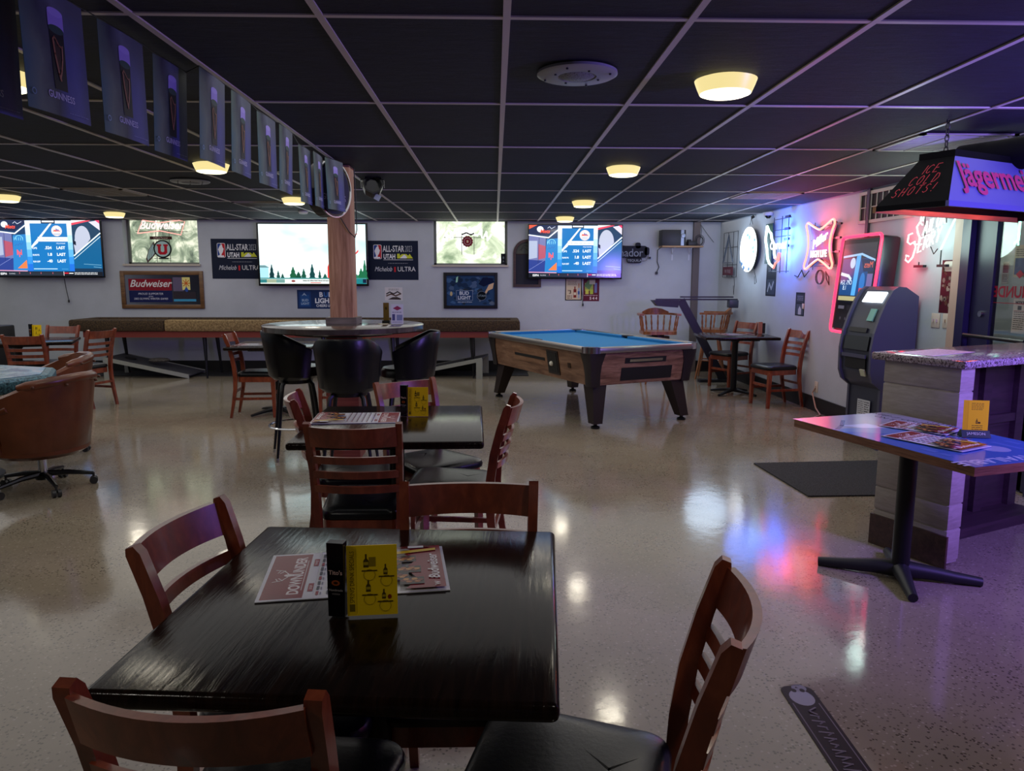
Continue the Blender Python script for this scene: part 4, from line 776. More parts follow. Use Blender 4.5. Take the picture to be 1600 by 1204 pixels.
# ------------------------------------------------------------ jukebox
Mj = frame((3.345, 6.85, 1.40), (0, -1, 0), (.07, 0, .86)); t = thing('jukebox', 'black wall-mounted jukebox with a glowing red border behind the cash machine', 'jukebox', M=Mj)
w, h = .74, .9
b = MB(); b.box((0, 0, -.095), (w-.02, h-.02, .17), bev=.03); b.build('cabinet', mat('jukebox_black', '15131a', .3), t)
b = MB(); pts = rrect(-w/2, -h/2, w/2, h/2, .05, 5); b.tube([(x, y, .005) for x, y in pts], .014, 8, closed=True); b.build('led_border', neon_mat('led_red', (1, .03, .10), 1.9), t)
a = Art(w-.06, h-.06, '16141c', .01, 'gloss'); a.z = .001
a.rect(-.31, -.12, .31, .38, '202028', 'screen'); a.rect(-.30, -.10, .2, .24, '12396e', 'screen'); a.poly([(-.04, .26), (.04, .28), (.02, -.1), (-.06, -.1)], '4f9fe0', 'screen'); a.line([(-.30, .26), (.05, .28), (.3, .22)], .02, '8fb8dc', 'screen'); a.line([(-.3, .1), (-.15, .08), (-.1, .05)], .03, 'c0d8e6', 'screen'); a.ell(-.1, .2, .05, .05, '9fc0d8', 'screen'); a.poly([(.05, .24), (.29, .22), (.29, .12), (.12, .12)], '141c3a', 'screen'); a.text('Mets', .2, .155, .08, 'e0603c', 'screen', sx=-1); a.text('OPS .524', -.18, .0, .06, 'd8ecff', 'screen', sx=-1); a.text('1.8', -.2, -.05, .06, 'd8ecff', 'screen', sx=-1); a.ell(.12, .02, .05, .09, '2a6ab0', 'screen'); a.rect(.08, -.08, .14, -.03, 'c03a4a', 'screen'); a.rect(.2, -.06, .3, .1, '6a5a8a', 'screen'); a.rect(-.3, -.15, .05, -.11, 'a9a070', 'screen')  # mirrored baseball figures: the television's reflection painted as glowing shapes
a.rect(-.29, -.26, .28, -.17, '0c0a12'); a.rect(-.27, -.23, -.15, -.2, '8a90a8'); a.rect(-.1, -.24, .0, -.19, '2a2a34'); a.rect(-.25, -.36, .25, -.28, '1c1a24')
for k in range(5): a.ell(-.2+k*.1, -.32, .015, .015, '5a5868')
a.build('front_panel', t, Matrix.Translation((0, 0, .0)))
b = MB()
for k in range(24): b.sphere((w/2+.004, -h/2+.1+k*(h-.18)/23, .0), .007, n=6)
tag(b.build('led_dots', neon_mat('led_pink', 'ff7a9a', 1.6), t, None), kind='stuff')
lamp('jukebox_glow', 'AREA', (3.44, 6.42, 1.6), 1.5, (1, .02, .10), .2, (3.62, 6.28, 1.6), .8)
lamp('jukebox_glow', 'POINT', (3.3, 7.5, 1.6), 3.5, (1, .04, .08), .22)
# ------------------------------------------------------------ dining chairs (front of the chair towards +y)
def dining_chair(label):
    t = thing('dining_chair', label, 'chair', group='ladder-back dining chairs')
    def outline(wf, wb, y0, y1, r, n=5):
        return arc(wf-r, y1-r, r, 0, 90, n)+arc(-wf+r, y1-r, r, 90, 180, n)+arc(-wb+r, y0+r, r, 180, 270, n)+arc(wb-r, y0+r, r, 270, 360, n)
    b = MB(); b.rings([[(x, y, z) for x, y in outline(.205-d, .175-d, -.195+d, .215-d, .06)] for d, z in ((.014, .428), (.0, .436), (-.002, .452), (.004, .468), (.02, .477), (.06, .482), (.12, .484))]); b.build('seat', VINYL, t)
    b = MB(); b.prism(outline(.195, .168, -.19, .20, .05), .375, .43); b.build('seat_frame', CHERRY, t)
    for s in (-1, 1):
        b = MB(); b.hexa([(s*.178-.016, .165, 0), (s*.178+.016, .165, 0), (s*.178+.016, .195, 0), (s*.178-.016, .195, 0)], [(s*.175-.02, .152, .40), (s*.175+.02, .152, .40), (s*.175+.02, .195, .40), (s*.175-.02, .195, .40)]); b.build('front_leg', CHERRY, t)
        P = [(-.265, 0), (-.235, .15), (-.21, .3), (-.203, .42), (-.208, .52), (-.225, .64), (-.255, .76), (-.287, .855), (-.294, .872)]
        wd = [.024, .032, .038, .042, .042, .04, .037, .034, .018]; R = []
        xs = [.168, .169, .17, .172, .175, .178, .182, .186, .187]
        for (y, z), w_, x in zip(P, wd, xs): R.append([(s*x-.0135, y-w_/2, z), (s*x+.0135, y-w_/2, z), (s*x+.0135, y+w_/2, z+(.006 if z > .8 else 0)), (s*x-.0135, y+w_/2, z+(.006 if z > .8 else 0))])
        b = MB(); b.rings(R); b.build('back_post', CHERRY, t)
    def rail(z0, z1, bow, th, name, lift=0):
        def yb(z): return -.203 if z < .42 else (-.203-(z-.42)**1.5*.29)
        n = 14; R = []
        for i in range(n+1):
            u = -1+2*i/n; x = u*.176; bw = bow*(1-u*u)
            r_ = []
            for z, q in ((z0, 0), (z1, 0), (z1, 1), (z0, 1)):
                zz = z-(lift*(1-u*u) if z == z1 else 0); r_.append((x, yb(z)-.006-bw-(th if q == 0 else 0), zz))
            R.append(r_)
        b = MB(); b.rings(R); return b.build(name, CHERRY, t)
    rail(.775, .862, .038, .017, 'crest_rail', .004)
    for z in (.70, .635, .57): rail(z, z+.032, .032, .013, 'back_slat')
    for s in (-1, 1): MB().box((s*.172, -.02, .2), (.018, .40, .026)).build('stretcher', CHERRY, t)
    MB().box((0, .175, .25), (.33, .016, .03)).build('stretcher', CHERRY, t); MB().box((0, -.222, .27), (.32, .016, .026)).build('stretcher', CHERRY, t)
    return t
# seat centre x, y, heading of the front in degrees (0 = +x)
CH = [(-.41, 1.288, 84, 'ladder-back chair at the bottom left, its back to the viewer at the closest table'),
 (-.478, 1.715, -8, 'ladder-back chair left of the closest table with blue and orange light on its crest rail'),
 (-.075, 1.785, 270, 'ladder-back chair tucked in at the far edge of the closest table'),
 (.155, 1.37, 165, 'ladder-back chair at the lower right with a large dark green seat, seen side-on'),
 (-.577, 3.245, 90, 'ladder-back chair at the second table with its whole slatted back to the viewer'),
 (-.72, 3.76, 11, 'ladder-back chair at the left side of the second table, back turned sideways'),
 (-.34, 3.99, -52, 'ladder-back chair beyond the far left corner of the second table, behind the yellow card'),
 (-.21, 3.575, 174, 'ladder-back chair at the right side of the second table, black seat pulled out'),
 (3.17, 9.85, 207, 'ladder-back chair on the far side of the corner table beside the armed stool'),
 (3.22, 8.37, 192, 'ladder-back chair on the near side of the corner table against the right wall'),
 (-2.50, 7.83, 5, 'ladder-back chair left of the menu-topped table behind the bar stools'),
 (-1.66, 7.9, 180, 'ladder-back chair mostly hidden behind the round high table'),
 (-4.78, 7.82, 95, 'ladder-back chair at the far left table, slatted back towards the viewer'),
 (-5.2, 8.72, 268, 'ladder-back chair on the wall side of the far left table behind the yellow card'),
 (-4.66, 8.42, 163, 'ladder-back chair at the right end of the far left table, seen from behind')]
c0 = dining_chair(CH[0][3])
for k, (x, y, hd, lab) in enumerate(CH):
    rz = math.radians(hd-90)
    if k == 0: c0.location = (x, y, 0); c0.rotation_euler = (0, 0, rz)
    else: dup(c0, lab, (x, y, 0), rz)
# ------------------------------------------------------------ pedestal tables
def ped_table(label, x, y, w, d, rz, top=ESPRESSO, th=.036, arm=.30, zt=.75, arms=4, a0=PI/4, name='dining_table', bev=.014):
    t = thing(name, label, 'table', (x, y, 0), rz)
    MB().box((0, 0, zt-th/2), (w, d, th), bev=bev, seg=3).build('tabletop', top, t)
    MB().box((0, 0, zt-th-.012), (w*.55, min(d*.55, .4), .022)).build('mounting_plate', BMETAL, t, None)
    MB().lathe([(.042, .05), (.038, .09), (.038, zt-th-.06), (.07, zt-th-.02)], 20).build('column', BMETAL, t)
    for k in range(arms):
        a = a0+k*2*PI/arms; c, s_ = math.cos(a), math.sin(a)
        b = MB(); R = []
        for q in range(7):
            u = q/6; r = .02+u*arm; zc = .055-.038*u**1.4; wd = .034-.012*u; hh = .026-.012*u
            R.append([(r*c-s_*wd*math.cos(p*PI/3+PI/6), r*s_+c*wd*math.cos(p*PI/3+PI/6), max(zc+hh*math.sin(p*PI/3+PI/6), .002)) for p in range(6)])
        b.rings(R); b.build('base_arm', BMETAL, t)
    return t
ped_table('closest table, dark espresso square top with rounded edges and a menu on it', -.275, 1.605, .83, .87, math.radians(-4))
ped_table('second table from the viewer, dark square top reflecting the bright screen', -.49, 3.61, .86, .93, math.radians(1.5))
ped_table('dark rectangular table in the far right corner by the right wall', 3.02, 9.2, .90, .76, math.radians(-4))
ped_table('dark table with menus behind the black bar stools, near the carpeted game table', -2.33, 7.9, .88, .76, math.radians(2))
ped_table('dark table far left in front of the wall, with a yellow card on it', -5.3, 8.3, 1.15, .72, math.radians(22))
# round high table round the post
t = thing('high_table', 'round dark high table encircling the wooden post', 'table', (PX, PY, 0)); HT = wood('high_table_wood', '2c2724', '453d38', '5a504a', .22, (2, 10, 2), 2.4, coat=.5, bmp=.1)
b = MB(); n = 56; ro, ri = .625, .095
b.rings([[(r*math.cos(2*PI*i/n), r*math.sin(2*PI*i/n), z) for i in range(n)] for r, z in ((.135, 1.04), (ro-.02, 1.04), (ro, 1.048), (ro+.002, 1.085), (ro-.006, 1.09), (.135, 1.09), (.135, 1.04))], HT, cap=False)
b.build('tabletop', HT, t)
MB().rings([[(r*math.cos(2*PI*i/n), r*math.sin(2*PI*i/n), z) for i in range(n)] for r, z in ((.135, 1.012), (.40, 1.012), (.42, 1.04), (.135, 1.04))], cap=False).build('under_plate', mat('dark_underside', '0d0c0e', .6), t)
b = MB()
for s in (-1, 1): b.box((s*.11, 0, .52), (.02, .24, 1.0)); b.box((0, s*.11, .52), (.2, .02, 1.0))
b.build('pedestal', wood('pedestal_board', '6a2f22', '7a3a2a', '8a4734', .5), t)
# ------------------------------------------------------------ moulded seat shell used by stools and club chairs
def shell(b, rad, z0, harm, hback, flare, th, open_deg, n=30, power=1.4, sq=1.0, tilt=0):
    R = []; amax = math.radians(180-open_deg/2)
    for i in range(n+1):
        a = -amax+2*amax*i/n; q = max(0, math.cos(a*.5))**power if False else (0.5+0.5*math.cos(min(PI, abs(a)*1.0)))
        h = harm+(hback-harm)*min(1, q**power*1.15)
        dx, dy = math.sin(a), -math.cos(a)
        rr = rad*(1+(.06 if abs(math.sin(2*a)) > .8 else 0)*(1-sq))
        prof = []
        for u, off in ((0, -.06), (.08, -.015), (.35, .0), (.7, flare*.5), (.96, flare), (1.0, flare-th*.35), (.985, flare-th), (.7, flare*.4-th), (.35, -th), (.1, -.03-th), (0.02, -.12-th)):
            z = z0+(h-z0)*u; r = rr+off*rad/.3; prof.append((dx*r, dy*r-tilt*max(0, -dy)*-1*0+dy*tilt*(u if off > -.05 else 0), z))
        R.append(prof)
    b.rings(R)
def bar_stool(label):
    t = thing('bar_stool', label, 'stool', group='black bucket bar stools')
    b = MB(); shell(b, .222, .645, .80, 1.035, .03, .028, 130, n=48, power=.9, tilt=.02); b.build('bucket_back', VINYL, t)
    b = MB(); b.rings([[(r*math.cos(i*PI/14), r*math.sin(i*PI/14)+.02, z) for i in range(28)] for r, z in ((.17, .655), (.195, .675), (.198, .72), (.18, .745), (.12, .755), (.01, .757))]); b.build('seat', VINYL, t)
    MB().lathe([(.13, .61), (.14, .655)], 20).build('swivel_plate', BMETAL, t)
    for k in range(4):
        a = PI/4+k*PI/2; c, s = math.cos(a), math.sin(a); b = MB(); b.tube([(.06*c, .06*s, .63), (.13*c, .13*s, .635), (.165*c, .165*s, .60), (.185*c, .185*s, .5), (.22*c, .22*s, .25), (.255*c, .255*s, .03)], [.016, .017, .017, .016, .013, .010], 8)
        lg = b.build('leg', BMETAL, t); MB().cyl((.255*c, .255*s, .03), (.259*c, .259*s, 0), .013).build('glide', CHROME, lg)
    MB().tube([(.225*math.cos(i*PI/16), .225*math.sin(i*PI/16), .26) for i in range(32)], .009, 6, closed=True).build('foot_ring', CHROME, t)
    return t
ST = [(-1.06, 5.33, 92, 'black bucket bar stool in the middle, back turned squarely to the viewer'), (-1.62, 6.0, 20, 'black bucket bar stool left of the pine post, its seat and inner back visible'), (-.70, 5.92, 185, 'black bucket bar stool on the right of the round high table, seen in profile')]
s0 = bar_stool(ST[0][3])
for k, (x, y, hd, lab) in enumerate(ST):
    rz = math.radians(hd-90)
    if k == 0: s0.location = (x, y, 0); s0.rotation_euler = (0, 0, rz)
    else: dup(s0, lab, (x, y, 0), rz)
# ------------------------------------------------------------ brown leather club chairs
def club_chair(label):
    t = thing('club_chair', label, 'chair', group='brown leather club chairs on casters')
    b = MB(); shell(b, .315, .27, .585, .815, .03, .055, 180, n=48, power=1.5, tilt=.03); b.build('barrel_shell', LEATHER, t)
    b = MB(); b.lathe([(.25, .255), (.30, .285), (.30, .36)], 32); b.build('seat_base', LEATHER, t)
    b = MB(); b.rings([[(x, y+.04, z) for x, y in rrect(-.25+d, -.26+d, .25-d, .33-d, .09, 6)] for d, z in ((.02, .33), (0, .36), (0, .43), (.015, .46), (.06, .475), (.14, .48))]); b.build('seat_cushion', LEATHER, t)
    b = MB(); R = []
    for i in range(15):
        a = math.radians(-68+136*i/14); r = .322; R.append((math.sin(a)*r, -math.cos(a)*r-.025, .79-.045*abs(math.sin(a))**2))
    b.tube(R, [.018]+[.033]*13+[.018], 10); b.build('rolled_headrest', LEATHER, t)
    for s in (-1, 1):
        b = MB(); b.tube([(s*.305, .07, .50), (s*.305, .06, .555), (s*.31, .0, .585), (s*.315, -.08, .615)], [.022, .03, .032, .024], 10); b.tube([(s*.28, .03, .29), (s*.295, .05, .42), (s*.305, .06, .53)], .026, 8); b.build('arm_roll', LEATHER, t)
    b = MB()
    for q in (-50, -20, 20, 50):
        a = math.radians(q); b.sphere((math.sin(a)*.377, -math.cos(a)*.365-.02, .755), .012, n=8)
    b.build('buttons', mat('leather_button', '4a2412', .35), t)
    MB().lathe([(.028, .1), (.028, .26)], 16).build('column', CHROME, t); MB().lathe([(.05, .07), (.055, .10), (.035, .12)], 16).build('hub', BMETAL, t)
    for k in range(5):
        a = math.radians(20+72*k); c, s = math.cos(a), math.sin(a); b = MB(); b.tube([(.02*c, .02*s, .105), (.15*c, .15*s, .10), (.30*c, .30*s, .075)], [.022, .018, .013], 8); lg = b.build('base_leg', mat('dark_chrome', '3a3b40', .25, .8), t)
        q = MB(); q.cyl((.30*c, .30*s, .03), (.30*c, .30*s, .08), .008)
        for w_ in (-1, 1): q.cyl((.30*c-s*w_*.006, .30*s+c*w_*.006, .026), (.30*c-s*w_*.026, .30*s+c*w_*.026, .026), .026, n=14)
        q.build('caster', mat('caster_grey', '2b2c30', .4), lg)
    return t
k0 = club_chair('large brown leather club chair on the left, its outer back to the viewer'); k0.location = (-3.13, 5.05, 0); k0.rotation_euler = (0, 0, math.radians(168-90))
dup(k0, 'brown leather club chair behind the blue-topped table, only its rolled back showing', (-3.74, 6.15, 0), math.radians(215-90))
dup(k0, 'brown leather club chair cut off at the left edge, below the blue tabletop', (-3.95, 4.42, 0), math.radians(80-90))
# blue card table
t = thing('card_table', 'low blue-covered card table at the left edge among the leather chairs', 'table', (-3.9, 5.28, 0)); BL_ = fuzzy('blue_patterned_cover', '0c2a38', '4f7f90', 70, .5, .5)
oc = [(.72*math.cos(math.radians(k*45)), .60*math.sin(math.radians(k*45))) for k in range(8)]; oc2 = [(x*1.03, y*1.03) for x, y in oc]
b = MB(); b.rings([[(x, y, .665) for x, y in oc], [(x, y, .69) for x, y in oc2], [(x, y, .745) for x, y in oc2], [(x, y, .765) for x, y in oc]]); b.build('padded_edge', BL_, t)
PM = mat('printed_blue_top', '3a6a80', .25); nt, N, L, bb = nodes(PM); L.new(ramp(nt, noise(nt, coords(nt), 6, 6, .6, 1), [(.35, '2a5468'), (.5, '6d8f9c'), (.6, '9aa6a8'), (.7, 'a86a68')]), bb.inputs['Base Color'])
MB().prism([(x*.93, y*.93) for x, y in oc], .764, .770).build('tabletop', PM, t, None)
MB().lathe([(.06, .03), (.05, .1), (.05, .68)], 16).build('column', BMETAL, t); MB().lathe([(.3, 0), (.3, .02), (.06, .04)], 24).build('base', BMETAL, t)
# ------------------------------------------------------------ captain's stools (front towards +y)
OAK = wood('oak_varnish', '70401f', '8d5630', 'a46c40', .35, (8, 8, 2), 3, coat=.3)
def captain_stool(label):
    t = thing('captain_stool', label, 'stool', group='wooden swivel stools with spindle arms'); zs = .73
    b = MB(); b.prism(rrect(-.235, -.21, .235, .22, .10, 6), zs-.045, zs); b.build('seat', OAK, t)
    R = [(.255, .15), (.262, .0), (.245, -.12), (.19, -.205), (.1, -.245), (0, -.255), (-.1, -.245), (-.19, -.205), (-.245, -.12), (-.262, 0), (-.255, .15)]
    b = MB(); b.strip([(x, y, .955) for x, y in R], .028, .06); b.build('arm_rail', OAK, t)
    b = MB(); Q = [(x, y) for x, y in R if y < -.15]
    b.rings([[(x*.98, y-.012, .965), (x*.98, y-.012, .965+h), (x*.98, y+.02, .965+h), (x*.98, y+.02, .965)] for (x, y), h in zip(Q, (.02, .06, .075, .06, .02))]); b.build('crest', OAK, t)
    for x, y in [(.235, .12), (.24, .0), (.2, -.14), (.125, -.195), (.045, -.215), (-.045, -.215), (-.125, -.195), (-.2, -.14), (-.24, 0), (-.235, .12)]:
        xt, yt = x*1.07, y*1.07-.012; b = MB(); b.tube([(x*.94+(xt-x*.94)*u, y*.94+(yt-y*.94)*u, zs-.01+u*.215) for u in (0, .15, .3, .45, .6, .75, .9, 1)], [.008, .013, .009, .015, .013, .009, .012, .008], 8); b.build('spindle', OAK, t)
    MB().lathe([(.09, zs-.075), (.09, zs-.045)], 16).build('swivel', BMETAL, t); MB().lathe([(.16, zs-.115), (.165, zs-.105), (.16, zs-.075)], 20).build('leg_block', wood('dark_oak', '3a2214', '4a2c1a', '5a3822', .4), t)
    for k in range(4):
        a = PI/4+k*PI/2; c, s = math.cos(a), math.sin(a); MB().tube([(.12*c, .12*s, zs-.10), (.17*c, .17*s, .45), (.20*c, .20*s, .3), (.27*c, .27*s, 0)], [.014, .02, .016, .012], 8).build('leg', OAK, t)
    b = MB(); 
    for k in range(4):
        a = PI/4+k*PI/2; a2 = a+PI/2; b.cyl((.205*math.cos(a), .205*math.sin(a), .27), (.205*math.cos(a2), .205*math.sin(a2), .27), .010)
    b.build('foot_rails', OAK, t)
    return t
q0 = captain_stool('wooden captain stool against the back wall behind the pool table'); q0.location = (2.27, 10.25, 0); q0.rotation_euler = (0, 0, math.radians(180))
dup(q0, 'wooden captain stool in the far corner behind the corner table', (3.16, 10.70, 0), math.radians(68))
# slanted stand
t = thing('slanted_stand', 'black metal stand with slanted post and long level arm in the far corner', 'stand', (2.83, 10.3, 0)); DG = mat('dark_grey_metal', '1c1e26', .4, .2)
b = MB(); b.strip([(.42, 0, .0), (-.24, 0, 1.15)], .03, .11, up=(0, 1, 0)); b.build('slanted_post', DG, t)
b = MB(); b.box((-.02, 0, 1.16), (1.14, .05, .02)); b.box((.12, 0, 1.195), (.74, .04, .018)); b.build('level_arm', DG, t)
b = MB(); b.hexa([(-.58, -.1, 1.07), (-.30, -.1, 1.05), (-.30, .1, 1.05), (-.58, .1, 1.07)], [(-.65, -.1, 1.15), (-.28, -.1, 1.15), (-.28, .1, 1.15), (-.65, .1, 1.15)]); b.build('left_pod', DG, t, None)
MB().box((.49, 0, 1.10), (.13, .12, .11), bev=.01).build('right_pod', mat('grey_plastic_pod', '343945', .4), t)
MB().box((.3, 0, .02), (.5, .12, .04)).build('foot', DG, t, None)
# ------------------------------------------------------------ pool table
PL = math.radians(115.3)
t = thing('pool_table', 'coin-operated pool table with bright blue cloth and wood-grain cabinet', 'pool table', (.995, 8.275, 0), PL)   # long side along local x
LH, SH = 1.18, .675
WG = wood('knotty_wood_laminate', '5c3c2a', '7d5a44', '9c785e', .4, (1.2, 7, 7), 2.6, bmp=.05); CLOTH = fuzzy('blue_cloth', '0a6ea6', '0c7cb6', 200, .85, .05); DKP = mat('dark_bronze_panel', '241d1f', .35, .2); SILV = mat('brushed_rail_metal', '9a938e', .3, .85)
zb, zt = .42, .735
b = MB()
def skirt(l0, s0_, z0, l1, s1_, z1, m=None):
    b.hexa([(-l0, -s0_, z0), (l0, -s0_, z0), (l0, s0_, z0), (-l0, s0_, z0)], [(-l1, -s1_, z1), (l1, -s1_, z1), (l1, s1_, z1), (-l1, s1_, z1)], m)
skirt(1.085, .585, zb, 1.14, .638, zt); b.build('cabinet', WG, t, None)
b = MB(); b.box((0, 0, .75), (2*LH-.16, 2*SH-.16, .03)); b.build('bed', CLOTH, t, None)
for s in (-1, 1):
    for (l0, l1) in ((-LH+.13, -.07), (.07, LH-.13)):
        b = MB(); b.hexa([(l0, s*(SH-.02), .745), (l0, s*(SH-.13), .745), (l1, s*(SH-.13), .745), (l1, s*(SH-.02), .745)][::s], [(l0-.02, s*(SH-.03), .79), (l0+.01, s*(SH-.135), .792), (l1-.01, s*(SH-.135), .792), (l1+.02, s*(SH-.03), .79)][::s]); b.build('cushion', CLOTH, t, None)
    b = MB(); b.hexa([(s*(LH-.02), -SH+.13, .745), (s*(LH-.02), SH-.13, .745), (s*(LH-.13), SH-.13, .745), (s*(LH-.13), -SH+.13, .745)][::s], [(s*(LH-.03), -SH+.11, .79), (s*(LH-.03), SH-.11, .79), (s*(LH-.135), SH-.14, .792), (s*(LH-.135), -SH+.14, .792)][::s]); b.build('cushion', CLOTH, t, None)
for s in (-1, 1):
    MB().box((0, s*(SH-.015), .772), (2*LH-.22, .05, .062), bev=.016).build('rail_trim', SILV, t); MB().box((s*(LH-.015), 0, .772), (.05, 2*SH-.22, .062), bev=.016).build('rail_trim', SILV, t)
for sx in (-1, 1):
    for sy in (-1, 1):
        b = MB(); pts = arc(sx*(LH-.12), sy*(SH-.12), .135, 0, 90, 8) if (sx, sy) == (1, 1) else None
        a0 = {(1, 1): 0, (-1, 1): 90, (-1, -1): 180, (1, -1): 270}[(sx, sy)]
        o_ = arc(sx*(LH-.12), sy*(SH-.12), .13, a0, a0+90, 8); i_ = arc(sx*(LH-.12), sy*(SH-.12), .055, a0+90, a0, 8)
        b.prism(o_+i_, .742, .803); b.build('corner_cap', CHROME, t, .5)
        b = MB(); R = []
        for z, ex, wd in ((.742, 0, .20), (.70, -.004, .18), (.62, -.018, .145), (.52, -.034, .125), (zb-.01, -.045, .12)):
            L2, S2 = LH-.012+ex-.0, SH-.012+ex; R.append([(sx*(L2-wd), sy*(S2-.016), z), (sx*(L2-.06), sy*S2, z), (sx*(L2-.018), sy*(S2-.018), z), (sx*L2, sy*(S2-.06), z), (sx*(L2-.016), sy*(S2-wd), z), (sx*(L2-.06), sy*(S2-wd), z), (sx*(L2-wd), sy*(S2-.06), z)])
        b.rings(R); b.build('corner_casting', DKP, t)
        b = MB(); fx, fy = sx*1.085, sy*.53; tx, ty = sx*.97, sy*.47; b.hexa([(fx-.05, fy-.05, .05), (fx+.05, fy-.05, .05), (fx+.05, fy+.05, .05), (fx-.05, fy+.05, .05)], [(tx-.09, ty-.08, zb+.02), (tx+.09, ty-.08, zb+.02), (tx+.09, ty+.08, zb+.02), (tx-.09, ty+.08, zb+.02)]); lg = b.build('leg', mat('bronze_leg', '2e2422', .35, .3), t, None)
        MB().lathe([(.045, 0), (.045, .02), (.018, .03), (.018, .055)], 16, c=(fx, fy)).build('levelling_foot', BMETAL, lg)
        MB().lathe([(.055, .79), (.055, .7935), (.01, .794)], 20, c=(sx*(LH-.105), sy*(SH-.105))).build('pocket', mat('pocket_black', '060608', .6), t)
for s in (-1, 1): MB().box((0, s*(SH-.075), .79), (.13, .075, .012)).build('pocket', mat('pocket_black', '060608'), t, None)
# near long side (+y local faces the camera's left): ball return window, panel; near end: coin slide and mechanism
BK = mat('black_recess', '08090c', .5)
def on_side(x, z, w, h, nm, m, out=.0, th=.008):   # the long side that faces the viewer (local +y), leaning like the cabinet
    yy = .585+(z-zb)/(zt-zb)*.053+out; M = Matrix.Translation((x, yy, z)) @ Matrix.Rotation(-math.atan(.053/.315), 4, 'X')
    return MB().box((0, 0, 0), (w, th, h), M=M).build(nm, m, t, None)
def on_end(y, z, w, h, nm, m, out=.0, th=.008):
    xx = -1.085-(z-zb)/(zt-zb)*.055-out; M = Matrix.Translation((xx, y, z)) @ Matrix.Rotation(-math.atan(.055/.315), 4, 'Y')
    return MB().box((0, 0, 0), (th, w, h), M=M).build(nm, m, t, None)
on_end(0, .578, 1.0, .30, 'end_panel', wood('end_laminate', '55382a', '7d5a44', 'a07c62', .4, (7, 1.1, 8), 3.2, bmp=.05), .001)
on_side(.12, .615, .80, .17, 'ball_return_panel', wood('panel_laminate', '66452f', '886248', 'a37f62', .4, (1.2, 7, 7), 2.6), .004)
on_side(.12, .60, .70, .03, 'panel_slot', BK, .009); on_side(-.40, .585, .23, .25, 'window_frame', DKP, .005, .012); on_side(-.40, .585, .18, .21, 'ball_window', BK, .011); MB().sphere((-.40+.02, .625, .57), .028, n=14).build('cue_ball', mat('ivory_ball', 'd8d4c4', .15), t)
on_side(-.72, .585, .05, .05, 'side_badge', cm('3a2a20'), .004)
on_end(-.02, .655, .50, .055, 'coin_slide', BK, .006); on_end(-.02, .655, .40, .025, 'coin_tray', CHROME, .014, .012); on_end(-.05, .52, .62, .13, 'access_door', BK, .006)
# ------------------------------------------------------------ long carpet-railed game table and bean-bag boards
t = thing('shuffleboard_table', 'long table with brown and tan carpeted rails along the back wall', 'game table', (-2.84, 10.98, 0)); LL = 6.40
CB = fuzzy('brown_carpet', '241a10', '4c3a22', 45, .95, .9, .012); CT = fuzzy('tan_carpet', '6a5436', '9a8259', 40, .95, .9, .012)
def seg(x0, x1, m, nm, y=-.31, wd=.14): MB().box(((x0+x1)/2, y, .765), (x1-x0, wd, .165), bev=.03).build(nm, m, t)
seg(-LL/2, -1.86, CB, 'carpet_rail'); seg(-1.86, .47, CT, 'carpet_rail'); seg(.47, LL/2, CB, 'carpet_rail'); seg(-LL/2, LL/2, CB, 'carpet_rail', .31)
for s in (-1, 1): MB().box((s*(LL/2-.07), 0, .765), (.14, .62, .165), bev=.03).build('carpet_end', CB, t)
MB().box((0, 0, .72), (LL-.2, .5, .04)).build('playing_bed', wood('maple_bed', '5a4028', '6e5032', '80603e', .3), t, None)
MB().box((.0, 0, .645), (LL-.35, .66, .10)).build('red_apron', mat('dull_red_board', '7c3028', .5), t, None)
for x in (-2.74, -1.35, .35, 1.35, 2.5):
    for s in (-1, 1): MB().tube([(x, s*.24, .60), (x+.03, s*.29, 0.0)], [.032, .013], 8).build('leg', BMETAL, t)
WB = mat('whitewashed_board', '8d8f8c', .6)
def bean_board(label, x, y, flip, rz=0):
    t = thing('bean_bag_board', label, 'bean-bag board', (x, y, 0), rz, 'pair of slanted bean-bag boards'); f = flip; T = mat('grey_painted_board', '3c3d44', .6)
    b = MB(); b.hexa([(-.6*f, -.3, .29), (.6*f, -.3, .03), (.6*f, .3, .03), (-.6*f, .3, .29)][::f], [(-.6*f, -.3, .305), (.6*f, -.3, .045), (.6*f, .3, .045), (-.6*f, .3, .305)][::f]); b.build('deck', T, t, None)
    for s in (-.3, .3):
        b = MB(); b.hexa([(-.6*f, s-.012, .255), (.6*f, s-.012, 0), (.6*f, s+.012, 0), (-.6*f, s+.012, .255)][::f], [(-.6*f, s-.012, .31), (.6*f, s-.012, .055), (.6*f, s+.012, .055), (-.6*f, s+.012, .31)][::f]); b.build('side_rail', WB, t, None)
        MB().box((-.56*f, s, .14), (.09, .03, .28)).build('leg', WB, t, None)
    b = MB(); b.lathe([(.075, .0), (.075, .012)], 24, M=Matrix.Translation((-.36*f, 0, .256)) @ Matrix.Rotation(.213*f, 4, 'Y')); b.build('hole', mat('pocket_black', '060608'), t)
    return t
bean_board('slanted bean-bag board under the left half of the carpet-railed table', -5.02, 10.98, 1); bean_board('slanted bean-bag board under the right end of the carpet-railed table', -.74, 11.0, -1, math.radians(-8))
b = MB(); b.rings([[(-4.95+r*1.3*math.cos(q*PI/6), 10.95+r*math.sin(q*PI/6), z) for q in range(12)] for r, z in ((.10, .215), (.12, .235), (.09, .262), (.03, .27))]); tag(b.build('bean_bag', fuzzy('grey_bag_cloth', '4c4846', '6a6664', 30)), 'crumpled grey bean bag lying on the left slanted board', 'bean bag')
